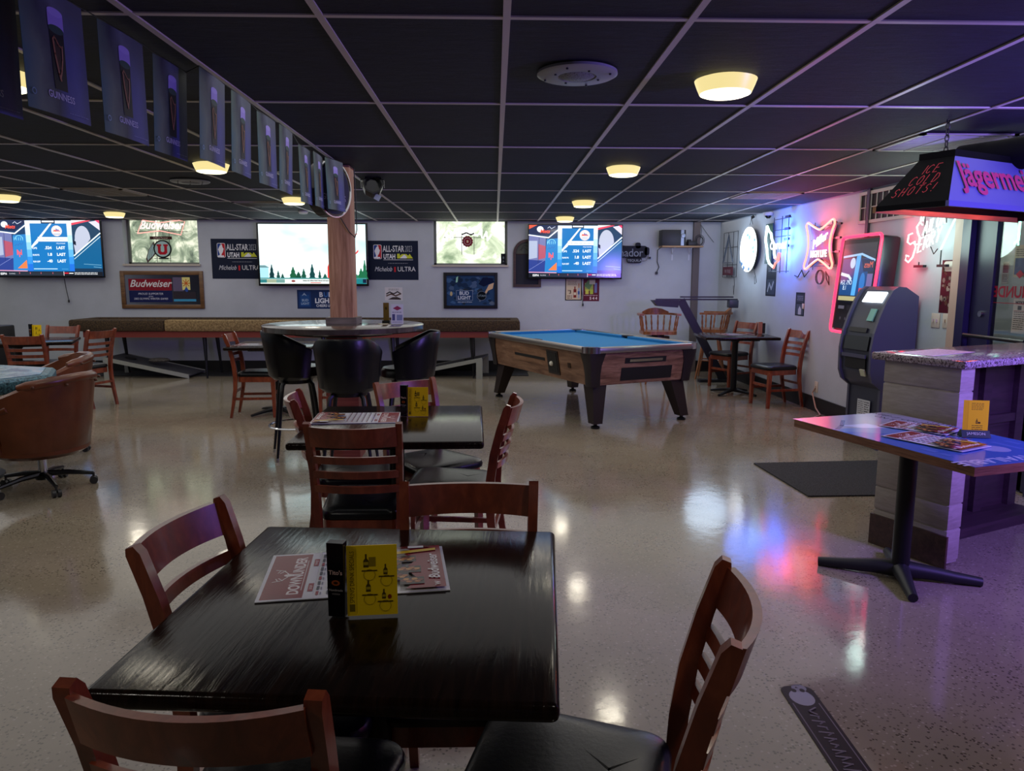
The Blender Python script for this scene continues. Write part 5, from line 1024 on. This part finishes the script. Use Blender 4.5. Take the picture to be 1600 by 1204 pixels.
b = MB(); b.box((-6.72, 9.4, .42), (1.1, .5, .84), bev=.02); b.box((-6.72, 9.14, .5), (1.0, .02, .6)); b.box((-6.72, 9.13, .5), (.9, .01, .5)); tag(b.build('black_cabinet', mat('matte_black_wood', '0a0a0d', .5)), 'low black cabinet at the far left edge against the wall', 'cabinet')
# ------------------------------------------------------------ cash machine (front towards -y locally)
t = thing('cash_machine', 'charcoal cash machine with a lit screen standing against the right wall', 'cash machine', (3.15, 6.30, 0), math.radians(-101.5+90+2-0) if 0 else math.radians(-78.5))
AT = mat('charcoal_plastic', '48485a', .45); AT2 = mat('dark_fascia_plastic', '363948', .4)
prof = [(.07, 0), (.07, .52), (.0, .58), (-.03, .66), (-.035, .86), (-.015, 1.0), (.03, 1.14), (.085, 1.27), (.14, 1.36), (.19, 1.39), (.25, 1.385), (.38, 1.31), (.38, 0)]
def extr(b, pr, x0, x1, m=None): b.rings([[(x0, y, z) for y, z in pr], [(x1, y, z) for y, z in pr]], m)
b = MB(); extr(b, [(y+.015 if i < 10 else y, z) for i, (y, z) in enumerate(prof)], -.185, .185); b.build('body', AT2, t, None)
for s in (-1, 1): b = MB(); extr(b, [(y-(.012 if 1 < i < 10 else 0), z) for i, (y, z) in enumerate(prof)], s*.21-.025*(s > 0), s*.21+.025*(s < 0)); b.build('side_panel', AT, t, None)
def onf(z, dz, w, h, nm, m, x=0, out=0.0):
    for (y0, z0), (y1, z1) in zip(prof, prof[1:]):
        if z0 <= z <= z1: break
    ang = math.atan2(y1-y0, z1-z0); yy = y0+(y1-y0)*(z-z0)/(z1-z0)+.012-out
    return MB().box((0, 0, 0), (w, .012, h), M=Matrix.Translation((x, yy, z)) @ Matrix.Rotation(-ang, 4, 'X')).build(nm, m, t, None)
onf(1.30, 0, .24, .10, 'screen', mat('lit_white_screen', '101010', .3, emit=2.2, emcol='e8f4ff'), .02, .012); onf(1.15, 0, .07, .11, 'instruction_label', cm('7fb0a0'), .08, .006)
onf(1.02, 0, .22, .04, 'card_reader', mat('black_recess', '08090c'), -.02, .008); onf(.91, 0, .30, .12, 'keypad', mat('keypad_dark', '14161c', .35), 0, .012); onf(.74, 0, .26, .10, 'cash_slot', mat('black_recess', '08090c'), 0, .008); onf(.80, 0, .30, .03, 'tray_lip', AT, 0, .03); onf(.66, 0, .06, .06, 'small_label', cm('b8b9a0'), .1, .008)
a = Art(.16, .14, 'b9bcc4', .002); a.lines(-.07, .0, -.06, .06, 7, '5a5c66'); a.lines(.01, .07, -.06, .06, 6, '2a2c36'); o = a.build('notice_label', t, Matrix.Translation((.02, .067, .34)) @ Matrix.Rotation(PI/2, 4, 'X'))
# ------------------------------------------------------------ bar counter end
BA = math.radians(25.3); bx = Vector((math.cos(BA), math.sin(BA), 0)); byv = Vector((-math.sin(BA), math.cos(BA), 0))
t = thing('bar_counter', 'bar counter with speckled granite top and whitewashed shiplap end', 'counter', (2.28, 3.53, 0), BA)
GR = mat('speckled_granite', '6a6068', .12); nt, N, L, bb = nodes(GR); vo = N.new('ShaderNodeTexVoronoi'); vo.inputs['Scale'].default_value = 150; L.new(coords(nt), vo.inputs[0]); sc_ = N.new('ShaderNodeSeparateColor'); L.new(vo.outputs['Color'], sc_.inputs[0]); L.new(ramp(nt, sc_.outputs[0], [(0, '453c40'), (.22, '857a7e'), (.6, '9d9194'), (.85, '6a5a60')], 'CONSTANT'), bb.inputs['Base Color'])
MB().box((.66, .225, 1.045), (1.38, .52, .04), bev=.010).build('granite_top', GR, t)
SHIP = wood('whitewashed_shiplap', '857d77', '8f8781', '9a928c', .6, (4, 4, 26), 2.5, bmp=.3)
b = MB(); z = .03
for h in (.17, .13, .24, .115, .22, .15): 
    b.box((.055, .21, z+h/2), (.11, .42, h-.008), bev=.003); z += h
b.box((.055, .21, .52), (.10, .41, 1.0)); b.build('shiplap_end', SHIP, t, .5)
MB().box((-.006, .21, .085), (.014, .44, .17)).build('kick_board', wood('scuffed_kickboard', '2a1a16', '3c2620', '4c342c', .5), t, None)
MB().box((.71, .44, .5), (1.2, .03, 1.0)).build('back_panel', wood('dark_bar_panel', '2a1c22', '35242c', '402c34', .5), t, None)
b = MB()
for x in (.45, .9, 1.25): b.box((x, .41, .5), (.08, .04, 1.0))
b.box((.7, .41, .62), (1.16, .03, .05)); b.build('panel_trim', wood('dark_bar_panel', '2a1c22', '35242c', '402c34'), t, None)
MB().box((.7, .33, .03), (1.16, .2, .06)).build('foot_step', wood('dark_bar_panel', '2a1c22', '35242c', '402c34'), t, None)
def onbar(u, v, z=0): p = Vector((2.28, 3.53, 0))+bx*u+byv*v; return (p.x, p.y, z)
x, y, _ = onbar(.24, .30)
a = Art(.42, .20, 'c9b0bc', .001); a.lines(-.18, .18, -.08, .08, 5, '9a7a8a'); tag(a.build('paper_sheet', None, flatf(x, y, 1.067, BA+.1)), 'pink-lit paper sheet lying on the granite counter end', 'paper')
x, y, _ = onbar(1.02, .16)
t = thing('tent_card', 'curled white loop-shaped tent card standing on the granite counter', 'tent card', (x, y, 1.066), BA-.5)
b = MB(); pr = [(-.065, 0), (-.075, .06), (-.055, .13), (-.02, .165), (.02, .165), (.05, .13), (.065, .06), (.06, 0)]; b.strip([(u, 0, w_) for u, w_ in pr], .08, .002, up=(0, 1, 0)); b.build('loop', cm('d9cfd2'), t, .6)
a = Art(.07, .13, None); a.rect(-.03, .035, .03, .055, 'b0303c'); a.poly([(-.03, .045), (0, .065), (.03, .045), (0, .025)], 'b0303c'); a.lines(-.03, .03, -.055, .02, 5, '4a4a8a'); a.build('print', t, frame((.068, 0, .075), (0, 1, 0), (-.15, 0, 1)))
# ------------------------------------------------------------ hanging canopy lamp
t = thing('hanging_canopy', 'dark trough-shaped liquor canopy lamp with red lettering hung on chains over the bar', 'canopy lamp', (2.30, 3.79, 0), math.radians(27)); CL = 1.40; z0, z1 = 1.85, 2.13
FB = mat('matte_black_panel', '08080f', .6, spec=.08); FV = mat('violet_lit_panel', '56559c', .4)  # front panel and rim: violet light on a dark panel put into the colour
b = MB(); th = .012
def quadslab(p, nrm, m): b.add([Vector(q) for q in p]+[Vector(q)+Vector(nrm)*th for q in p], [(0, 1, 2, 3), (7, 6, 5, 4), (0, 4, 5, 1), (1, 5, 6, 2), (2, 6, 7, 3), (3, 7, 4, 0)], m)
B_ = [(0, 0, z0), (CL, 0, z0), (CL, .41, z0), (0, .41, z0)]; T_ = [(.2, .11, z1-.03), (CL-.2, .11, z1-.03), (CL-.2, .31, z1-.03), (.2, .31, z1-.03)]
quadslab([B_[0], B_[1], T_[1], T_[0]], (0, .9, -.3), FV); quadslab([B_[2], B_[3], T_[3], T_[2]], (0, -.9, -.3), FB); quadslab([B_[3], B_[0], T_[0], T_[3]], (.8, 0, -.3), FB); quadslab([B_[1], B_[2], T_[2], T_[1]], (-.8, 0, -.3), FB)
b.box((CL/2, .21, z1-.012), (CL-.4, .2, .035), FB); o = b.build('shade_panels', None, t, None)
b = MB(); b.box((CL/2, 0, z0-.012), (CL+.02, .018, .028)); b.build('front_rim', FV, t, None); b = MB(); b.box((0, .205, z0-.012), (.018, .41, .028)); b.box((CL, .205, z0-.012), (.018, .41, .028)); b.build('end_rims', FB, t, None)
MB().box((CL/2, .41, z0-.015), (CL+.02, .02, .034)).build('back_rim', wood('rim_oak', '7a5030', '9a6a44', 'b08258', .5), t, None)
MB().box((CL/2, .21, z0+.16), (CL-.4, .14, .015)).build('inner_reflector', mat('white_reflector', 'c0b8b0', .5), t, None)
ub = Vector((0, .11, z1-.03-z0)).normalized(); a = Art(.1, .1, None)
a.text('J\u00e4germeister', -.51, -.035, .175, 'b02a6a', sx=1.05, bold=.004, align='LEFT', sy=1.15)
a.build('front_lettering', t, frame((.68, .046, z0+.125), (1, 0, 0), ub))
el = Vector((.2, 0, z1-.03-z0)).normalized(); a = Art(.1, .1, None)
for w_, x_, y_, h_ in (('ICE', -.02, .05, .058), ('COLD', -.06, -.03, .062), ('SHOTS!', -.12, -.105, .058)):
    ss, L_ = strokes(w_, h_, .042, 1.0, .15)
    for pl in ss: a.line([(x_+px, y_+py+px*.1) for px, py in pl], .004, 'd83a50')
a.build('end_lettering', t, frame((.083, .215, z0+.125), (0, -1, 0), el))
M_ = Matrix.Translation((.80, .02, 2.16)) @ Matrix.Rotation(-PI/2, 4, 'X')
b = MB(); b.lathe([(.085, 0), (.09, .01), (.09, .42), (.08, .43)], 32, M=M_); b.build('top_drum', FB, t)
a = Art(.1, .1, None); a.ell(0, 0, .088, .088, '1c1440', n=32); a.line(arc(0, 0, .078, 0, 360, 30), .004, '8a3a7a'); a.line([(-.035, .045), (-.02, .01), (0, -.005), (.02, .01), (.035, .045)], .006, '8a3a7a'); a.line([(-.02, .04), (-.012, .015)], .005, '8a3a7a'); a.line([(.02, .04), (.012, .015)], .005, '8a3a7a'); a.poly([(-.02, -.0), (.02, 0), (.01, -.045), (-.01, -.045)], '8a3a7a'); a.build('emblem', t, frame((.80, .017, 2.16), (1, 0, 0), (0, 0, 1)))
def chain(x, y):
    b = MB(); z = z1
    k = 0
    while z < CEIL-.01:
        ax = (1, 0) if k % 2 else (0, 1)
        b.tube([(x+ax[0]*.011*math.cos(q*PI/5), y+ax[1]*.011*math.cos(q*PI/5), z+.017+.020*math.sin(q*PI/5)) for q in range(10)], .003, 5, closed=True); z += .031; k += 1
    return b.build('chain', mat('chain_metal', '2a2a30', .35, .6), t)
chain(.26, .2); chain(CL-.3, .2)
for u_ in (.42, .95):
    l = lamp('canopy_bulb', 'POINT', (u_, .2, z0+.05), 2.2, (1, .14, .05), .04); l.parent = t
a = Art(.16, .09, '06080a', .02); a.text('4:31', 0, -.025, .07, '2ff0b0', 'screen'); tag(a.build('led_clock', None, frame((3.26, 4.55, 2.19), (.9, .42, 0), (0, 0, 1))), 'green digital readout behind the canopy emblem at the right edge', 'clock')
# ------------------------------------------------------------ advertising-topped table
TA = math.radians(22); 
t = ped_table('rectangular plywood-edged table with a blue advertising top and black pedestal', 1.97, 3.42, 1, 1, 0, name='printed_table') if 0 else None
t = thing('printed_table', 'rectangular plywood-edged table with a blue printed top and black pedestal', 'table', (0, 0, 0))
PLY = wood('plywood_edge', '4a2c1e', '6b4430', '805a42', .5, (3, 3, 60), 3)
C4 = [Vector((1.52, 3.62)), Vector((1.75, 2.66)), Vector((2.43, 2.90)), Vector((2.10, 3.84))]
cc = Vector((1.97, 3.27)); ex = Vector((.30, -.954)); ey = Vector((.954, .30)); hl, hw = .505, .31
def tp(u, v): p = cc+ex*u+ey*v; return (p.x, p.y)
b = MB(); b.prism([tp(-hl, -hw), tp(hl, -hw), tp(hl, hw), tp(-hl, hw)], .712, .748); b.build('tabletop', PLY, t, None)
a = Art(2*hl-.004, 2*hw-.004, '3a5ca8', .0015, 'gloss'); a.z = .0
a.poly([(-.52, .31), (-.1, .31), (-.2, -.31), (-.52, -.31)], '8f9098'); a.poly([(-.15, .31), (.1, .31), (-.05, -.1), (-.2, -.31), (-.25, -.31)], '5a78a8'); a.poly([(-.2, .2), (-.02, .26), (.08, .15), (-.05, .02), (-.2, .05)], '3a4458'); a.line(arc(-.06, .14, .1, 40, 200), .014, '20242c'); a.line([(-.16, .1), (-.05, .08), (.04, .14)], .012, 'b9c6e0')
a.poly([(-.3, -.05), (-.18, -.02), (-.22, -.15), (-.3, -.2)], 'b9c0d0'); a.line([(-.4, -.1), (-.3, -.2), (-.24, -.28)], .02, '4a5478')
for s_, x_, y_ in (('NOW AVAILABLE', .42, .0),): a.text(s_, x_, y_, .085, 'a9b4d8', rot=-PI/2, bold=.002)
a.text('KEEP IT COLD', -.36, .2, .05, '3a4048', rot=0.0); a.text('ON TAP', -.36, .14, .05, '3a4048'); a.lines(.2, .34, -.28, .28, 7, '4a6ab4'); a.ell(.3, .05, .06, .06, '8a94c0')
a.build('printed_sheet', t, Matrix.Translation((cc.x, cc.y, .7495)) @ Matrix.Rotation(math.atan2(ex.y, ex.x), 4, 'Z'))
MB().box((cc.x, cc.y, .70), (.5, .3, .02), rz=math.atan2(ex.y, ex.x)).build('mounting_plate', BMETAL, t, None)
bc = (1.99, 3.42)
MB().lathe([(.05, .05), (.041, .09), (.041, .70)], 24, c=bc).build('column', BMETAL, t)
for ex_, ey_ in ((1.66, 3.59), (1.90, 3.14), (2.33, 3.31), (2.09, 3.72)):
    b = MB(); b.tube([(bc[0], bc[1], .05), (bc[0]+(ex_-bc[0])*.3, bc[1]+(ey_-bc[1])*.3, .045), (bc[0]+(ex_-bc[0])*.7, bc[1]+(ey_-bc[1])*.7, .03), (ex_, ey_, .022)], [.045, .036, .028, .022], 10); b.build('base_arm', mat('worn_black_iron', '1b1d22', .5, .2), t)
# ------------------------------------------------------------ menus and cards
def menu(label, x, y, z, rz, w=.43, h=.28):
    a = Art(w, h, 'c9cad2', .002, 'gloss'); L, R_, T, B = -w/2, w/2, h/2, -h/2
    a.rect(L+.008, B+.008, L+.10, T-.008, '7c1024'); a.text('DOWNUNDER', L+.088, 0, .036, 'd8d0d0', rot=PI/2, bold=.001, sx=.92); a.rect(L+.0925, -.09, L+.094, .09, 'd8d0d0')
    hx, hy = L+.042, .0
    for dx, dy, q in ((.0, .03, 1), (.0, -.03, -1)): a.line([(hx+.012, hy+dy*.3), (hx, hy+dy), (hx-.02, hy+dy*1.2)], .003, 'd8d0d0'); a.line([(hx+.002, hy+dy), (hx-.008, hy+dy*.5)], .003, 'd8d0d0'); a.line([(hx-.008, hy+dy*1.1), (hx-.014, hy+dy*.6)], .0025, 'd8d0d0')
    a.ell(hx+.014, hy, .012, .008, 'd8d0d0')
    for yy in (-.1, .05):
        a.rect(L+.108, yy, L+.120, yy+.045, '8c1830'); a.text('WINGS' if yy > 0 else 'SOUP', L+.117, yy+.022, .009, 'e8e0e0', rot=PI/2)
    for k in range(6):
        x0 = L+.128+k*.024
        for q in range(9):
            y0 = B+.018+q*.028; a.rect(x0, y0, x0+.006, y0+.02, '3a3a48' if (k+q) % 3 else '8c1830'); a.rect(x0+.009, y0, x0+.012, y0+.014, '77778a')
    a.rect(L+.1235, B+.01, L+.1245, T-.01, '9a9aa8')
    a.poly([(R_-.008, T-.008), (R_-.11, T-.008), (R_-.085, T-.03), (R_-.10, T-.06), (R_-.07, T-.1), (R_-.1, T-.15), (R_-.07, B+.06), (R_-.1, B+.008), (R_-.008, B+.008)], '7c1024')
    for k, (dx, dy) in enumerate(((.10, .05), (.135, .02), (.09, -.02), (.12, -.06), (.085, -.09))):
        a.rect(R_-dx-.028, dy-.022, R_-dx+.028, dy+.018, '2c1a14'); 
        for q in range(7): a.ell(R_-dx-.02+q*.0065, dy+.008*math.sin(q*2.1), .008, .007, ('a8642c', '6a2a18', 'c08a48')[(k+q) % 3], n=6)
    a.poly([(R_-.16, T-.05), (R_-.02, T-.03), (R_-.02, T-.045), (R_-.155, T-.068)], 'c9a61a'); a.poly([(R_-.17, T-.02), (R_-.05, T-.005), (R_-.03, T-.02), (R_-.17, T-.035)], '5a1c1c'); a.rect(R_-.09, T-.024, R_-.05, T-.01, 'd8d8dc')
    a.text('Budweiser', R_-.02, -.01, .036, 'd8d0d0', rot=PI/2, shear=.2, bold=.0008); a.text('w', R_-.02, -.115, .03, 'd8d0d0', rot=PI/2)
    return tag(a.build('menu', None, flatf(x, y, z+.003, rz)), label, 'menu')
menu('large red and white laminated menu under the yellow card on the closest table', -.335, 1.715, .75, math.radians(8))
menu('red and white laminated menu at the left of the second table', -.70, 3.70, .75, math.radians(184))
menu('red and white menu on the table in the far right corner', 3.05, 9.32, .75, math.radians(10), .40, .26)
menu('red and white menu on the table behind the bar stools', -2.52, 7.82, .75, math.radians(5), .38, .26)
menu('red and white menu at the left edge of the far left table', -5.62, 8.42, .75, math.radians(10), .40, .26)
menu('reddish menu lying across the blue printed table, nearest its front edge', 1.93, 3.13, .753, math.radians(-62), .36, .215)
menu('second red and white menu on the blue printed table, nearer the bar', 2.03, 3.42, .753, math.radians(-50), .30, .2)
def bottle(a, x, y, s, c='4a3c08'):
    a.poly([(x-s*.3, y), (x+s*.3, y), (x+s*.3, y+s*.8), (x+s*.1, y+s*1.1), (x+s*.1, y+s*1.6), (x-s*.1, y+s*1.6), (x-s*.1, y+s*1.1), (x-s*.3, y+s*.8)], c); a.rect(x-s*.26, y+s*.3, x+s*.26, y+s*.65, 'a8911c')
def yellow_card(label, x, y, z, rz, black=True, kind=0):
    t = thing('table_card', label, 'table card', (x, y, z), rz)
    a = Art(.104, .15, 'e6c210', .003); a.rect(-.05, -.073, -.033, .073, 'd8b40e'); a.rect(-.0325, -.07, -.032, .07, '5a4a0c')
    if kind == 0:
        a.text('SPRING DRINK SPECIALS', -.037, .008, .013, '4a3c08', rot=PI/2, sx=.78); a.rect(-.047, -.066, -.036, -.05, '6a5a10')
        bottle(a, -.012, .028, .018); a.rect(-.006, .03, .008, .05, '8a7414'); bottle(a, .028, .012, .014); bottle(a, -.008, -.024, .016); bottle(a, .024, -.04, .013); a.ell(.036, -.036, .004, .005, '7a2a10')
        for q, w in ((-.005, .02), (.03, .007), (-.005, -.032), (.027, -.047)): a.rect(q-.016, w, q+.016, w+.0025, '4a3c08'); a.line(arc(q, w-.008, .012, 0, 360, 12), .0008, '7a6812')
    else: a.lines(-.02, .03, .03, .065, 5, '6a5a10'); bottle(a, .005, -.03, .014); a.rect(.01, -.03, .02, -.022, '4a3c08'); a.lines(-.015, .03, -.06, -.035, 3, '6a5a10')
    a.build('card', t, Matrix.Translation((.0, 0, .077 if black else .09)) @ Matrix.Rotation(PI/2-.06, 4, 'X'))
    if black:
        a = Art(.036, .16, '0b0b10', .022, 'gloss'); a.z = .0; a.text("Tito's", 0, .012, .013, 'c9a8a0', bold=.0003); a.ell(0, -.006, .009, .006, '9a4a20'); a.ell(0, -.006, .005, .003, '2a1408'); a.text('Handmade', 0, -.024, .007, 'b9b0b0'); a.text('VODKA', 0, -.032, .005, '9a9090')
        a.build('black_holder', t, Matrix.Translation((-.0745, -.004, .082)) @ Matrix.Rotation(-.25, 4, 'Z') @ Matrix.Rotation(PI/2, 4, 'X'))
    else:
        b = MB(); b.hexa([(-.06, -.028, 0), (.06, -.028, 0), (.06, .03, 0), (-.06, .03, 0)], [(-.058, -.008, .03), (.058, -.008, .03), (.058, .01, .03), (-.058, .01, .03)]); b.build('green_holder', mat('dark_green_holder', '0c2a24', .4), t, None)
        a = Art(.1, .02, None); a.text('JAMESON', 0, -.005, .018, 'b9c4b0'); a.build('holder_lettering', t, Matrix.Translation((0, -.0195, .016)) @ Matrix.Rotation(math.radians(56), 4, 'X'))
    return t
yellow_card('yellow drink specials card with black holder on the closest table', -.258, 1.48, .7535, math.radians(5))
yellow_card('yellow drink specials card with black holder on the second table', -.395, 3.745, .75, math.radians(-3))
yellow_card('yellow drink card standing on the far left table', -5.27, 8.62, .75, math.radians(0), True)
yellow_card('yellow card in a green holder standing on the blue printed table', 2.17, 3.23, .752, math.radians(-12), False, 1)
t = thing('card_holder', 'tall olive-brown card holder beside the white card on the round high table', 'table card', (-.875, 5.98, 1.09), 0); a = Art(.045, .15, '6b5424', .01); a.ell(0, .03, .008, .012, '3a2c10'); a.build('panel', t, Matrix.Translation((0, 0, .09)) @ Matrix.Rotation(PI/2, 4, 'X')); MB().box((0, 0, .012), (.06, .05, .024)).build('foot', mat('black_recess', '08090c'), t, None)
a = Art(.095, .155, 'c2c2cc', .004, 'gloss'); a.poly([(-.035, .045), (0, .065), (.035, .045), (0, .028)], '8a3050'); a.lines(-.04, .04, .008, .02, 1, '3a3a5a'); a.rect(-.04, -.05, -.018, .0, '4a4a78'); a.rect(-.005, -.05, .04, -.005, '7a82a0'); a.lines(-.04, .04, -.07, -.055, 2, '6a6a80'); tag(a.build('tent_card', None, frame((-.77, 5.86, 1.17), (1, 0, 0), (0, .1, 1))), 'white printed card standing on the right of the round high table', 'tent card')
b = MB(); b.lathe([(.045, 1.0905), (.045, 1.093), (.01, 1.0935)], 6, c=(-.88, 5.86)); tag(b.build('coaster', cm('c9c0a0')), 'cream coaster on the round high table by the card holder', 'coaster')
t = thing('card_holder', 'salmon-brown card holder standing on the corner table', 'table card', (3.42, 9.43, .75), 0); MB().box((-.01, 0, .075), (.05, .02, .15)).build('panel', cm('a8705a'), t, None); MB().box((.035, .01, .07), (.03, .05, .13)).build('dark_box', mat('black_recess', '08090c'), t, None)
# ------------------------------------------------------------ floor mat, floor decal
MT = fuzzy('charcoal_mat', '1c1c20', '3c3c42', 120, .95, .9, .01); b = MB(); b.prism([(2.05, 5.66), (2.11, 4.77), (3.2, 4.80), (3.14, 5.74)][::-1], .0, .010); tag(b.build('floor_mat', MT, None, None), 'charcoal entrance mat on the floor before the cash machine', 'mat')
ang = math.atan2(-.46, -.01); u = Vector((-.02, -1)).normalized(); M_ = frame((1.068, 1.90, .0015), (.0-.02, -1, 0), (1, -.02, 0))
a = Art(.1, .1, None); a.mb = MB(); a.mb.prism(rrect(-.56, -.058, .5, .058, .035), 0, .0008, cm('1c161e')); a.z = .0008
a.line([(-.45, .045), (.48, .045)], .004, '6a6470'); a.line([(-.45, -.045), (.48, -.045)], .004, '6a6470')
a.ell(-.485, .0, .05, .042, '8f8f98', n=20); a.ell(-.545, .012, .025, .026, '7a7a84'); a.ell(-.53, .018, .012, .009, '1c161e'); a.ell(-.53, -.012, .012, .009, '1c161e'); a.poly([(-.555, .004), (-.545, .010), (-.545, -.002)], '1c161e'); a.line([(-.565, .02), (-.565, -.016)], .003, '1c161e')
random.seed(21)
for k in range(26):
    x = -.38+k*.031; hgt = random.uniform(.010, .024); a.line([(x, -hgt), (x+.008, hgt)], .007, '6d6672'); a.line([(x+.008, hgt*.8), (x+.02, random.uniform(-.02, .02))], .006, '5c5562')
a.line([(-.42, .02), (-.40, -.01), (-.38, .01)], .006, '6d6672'); tag(a.build('floor_sticker', None, M_), 'narrow dark skull-ended sticker on the floor at the bottom right', 'sticker')
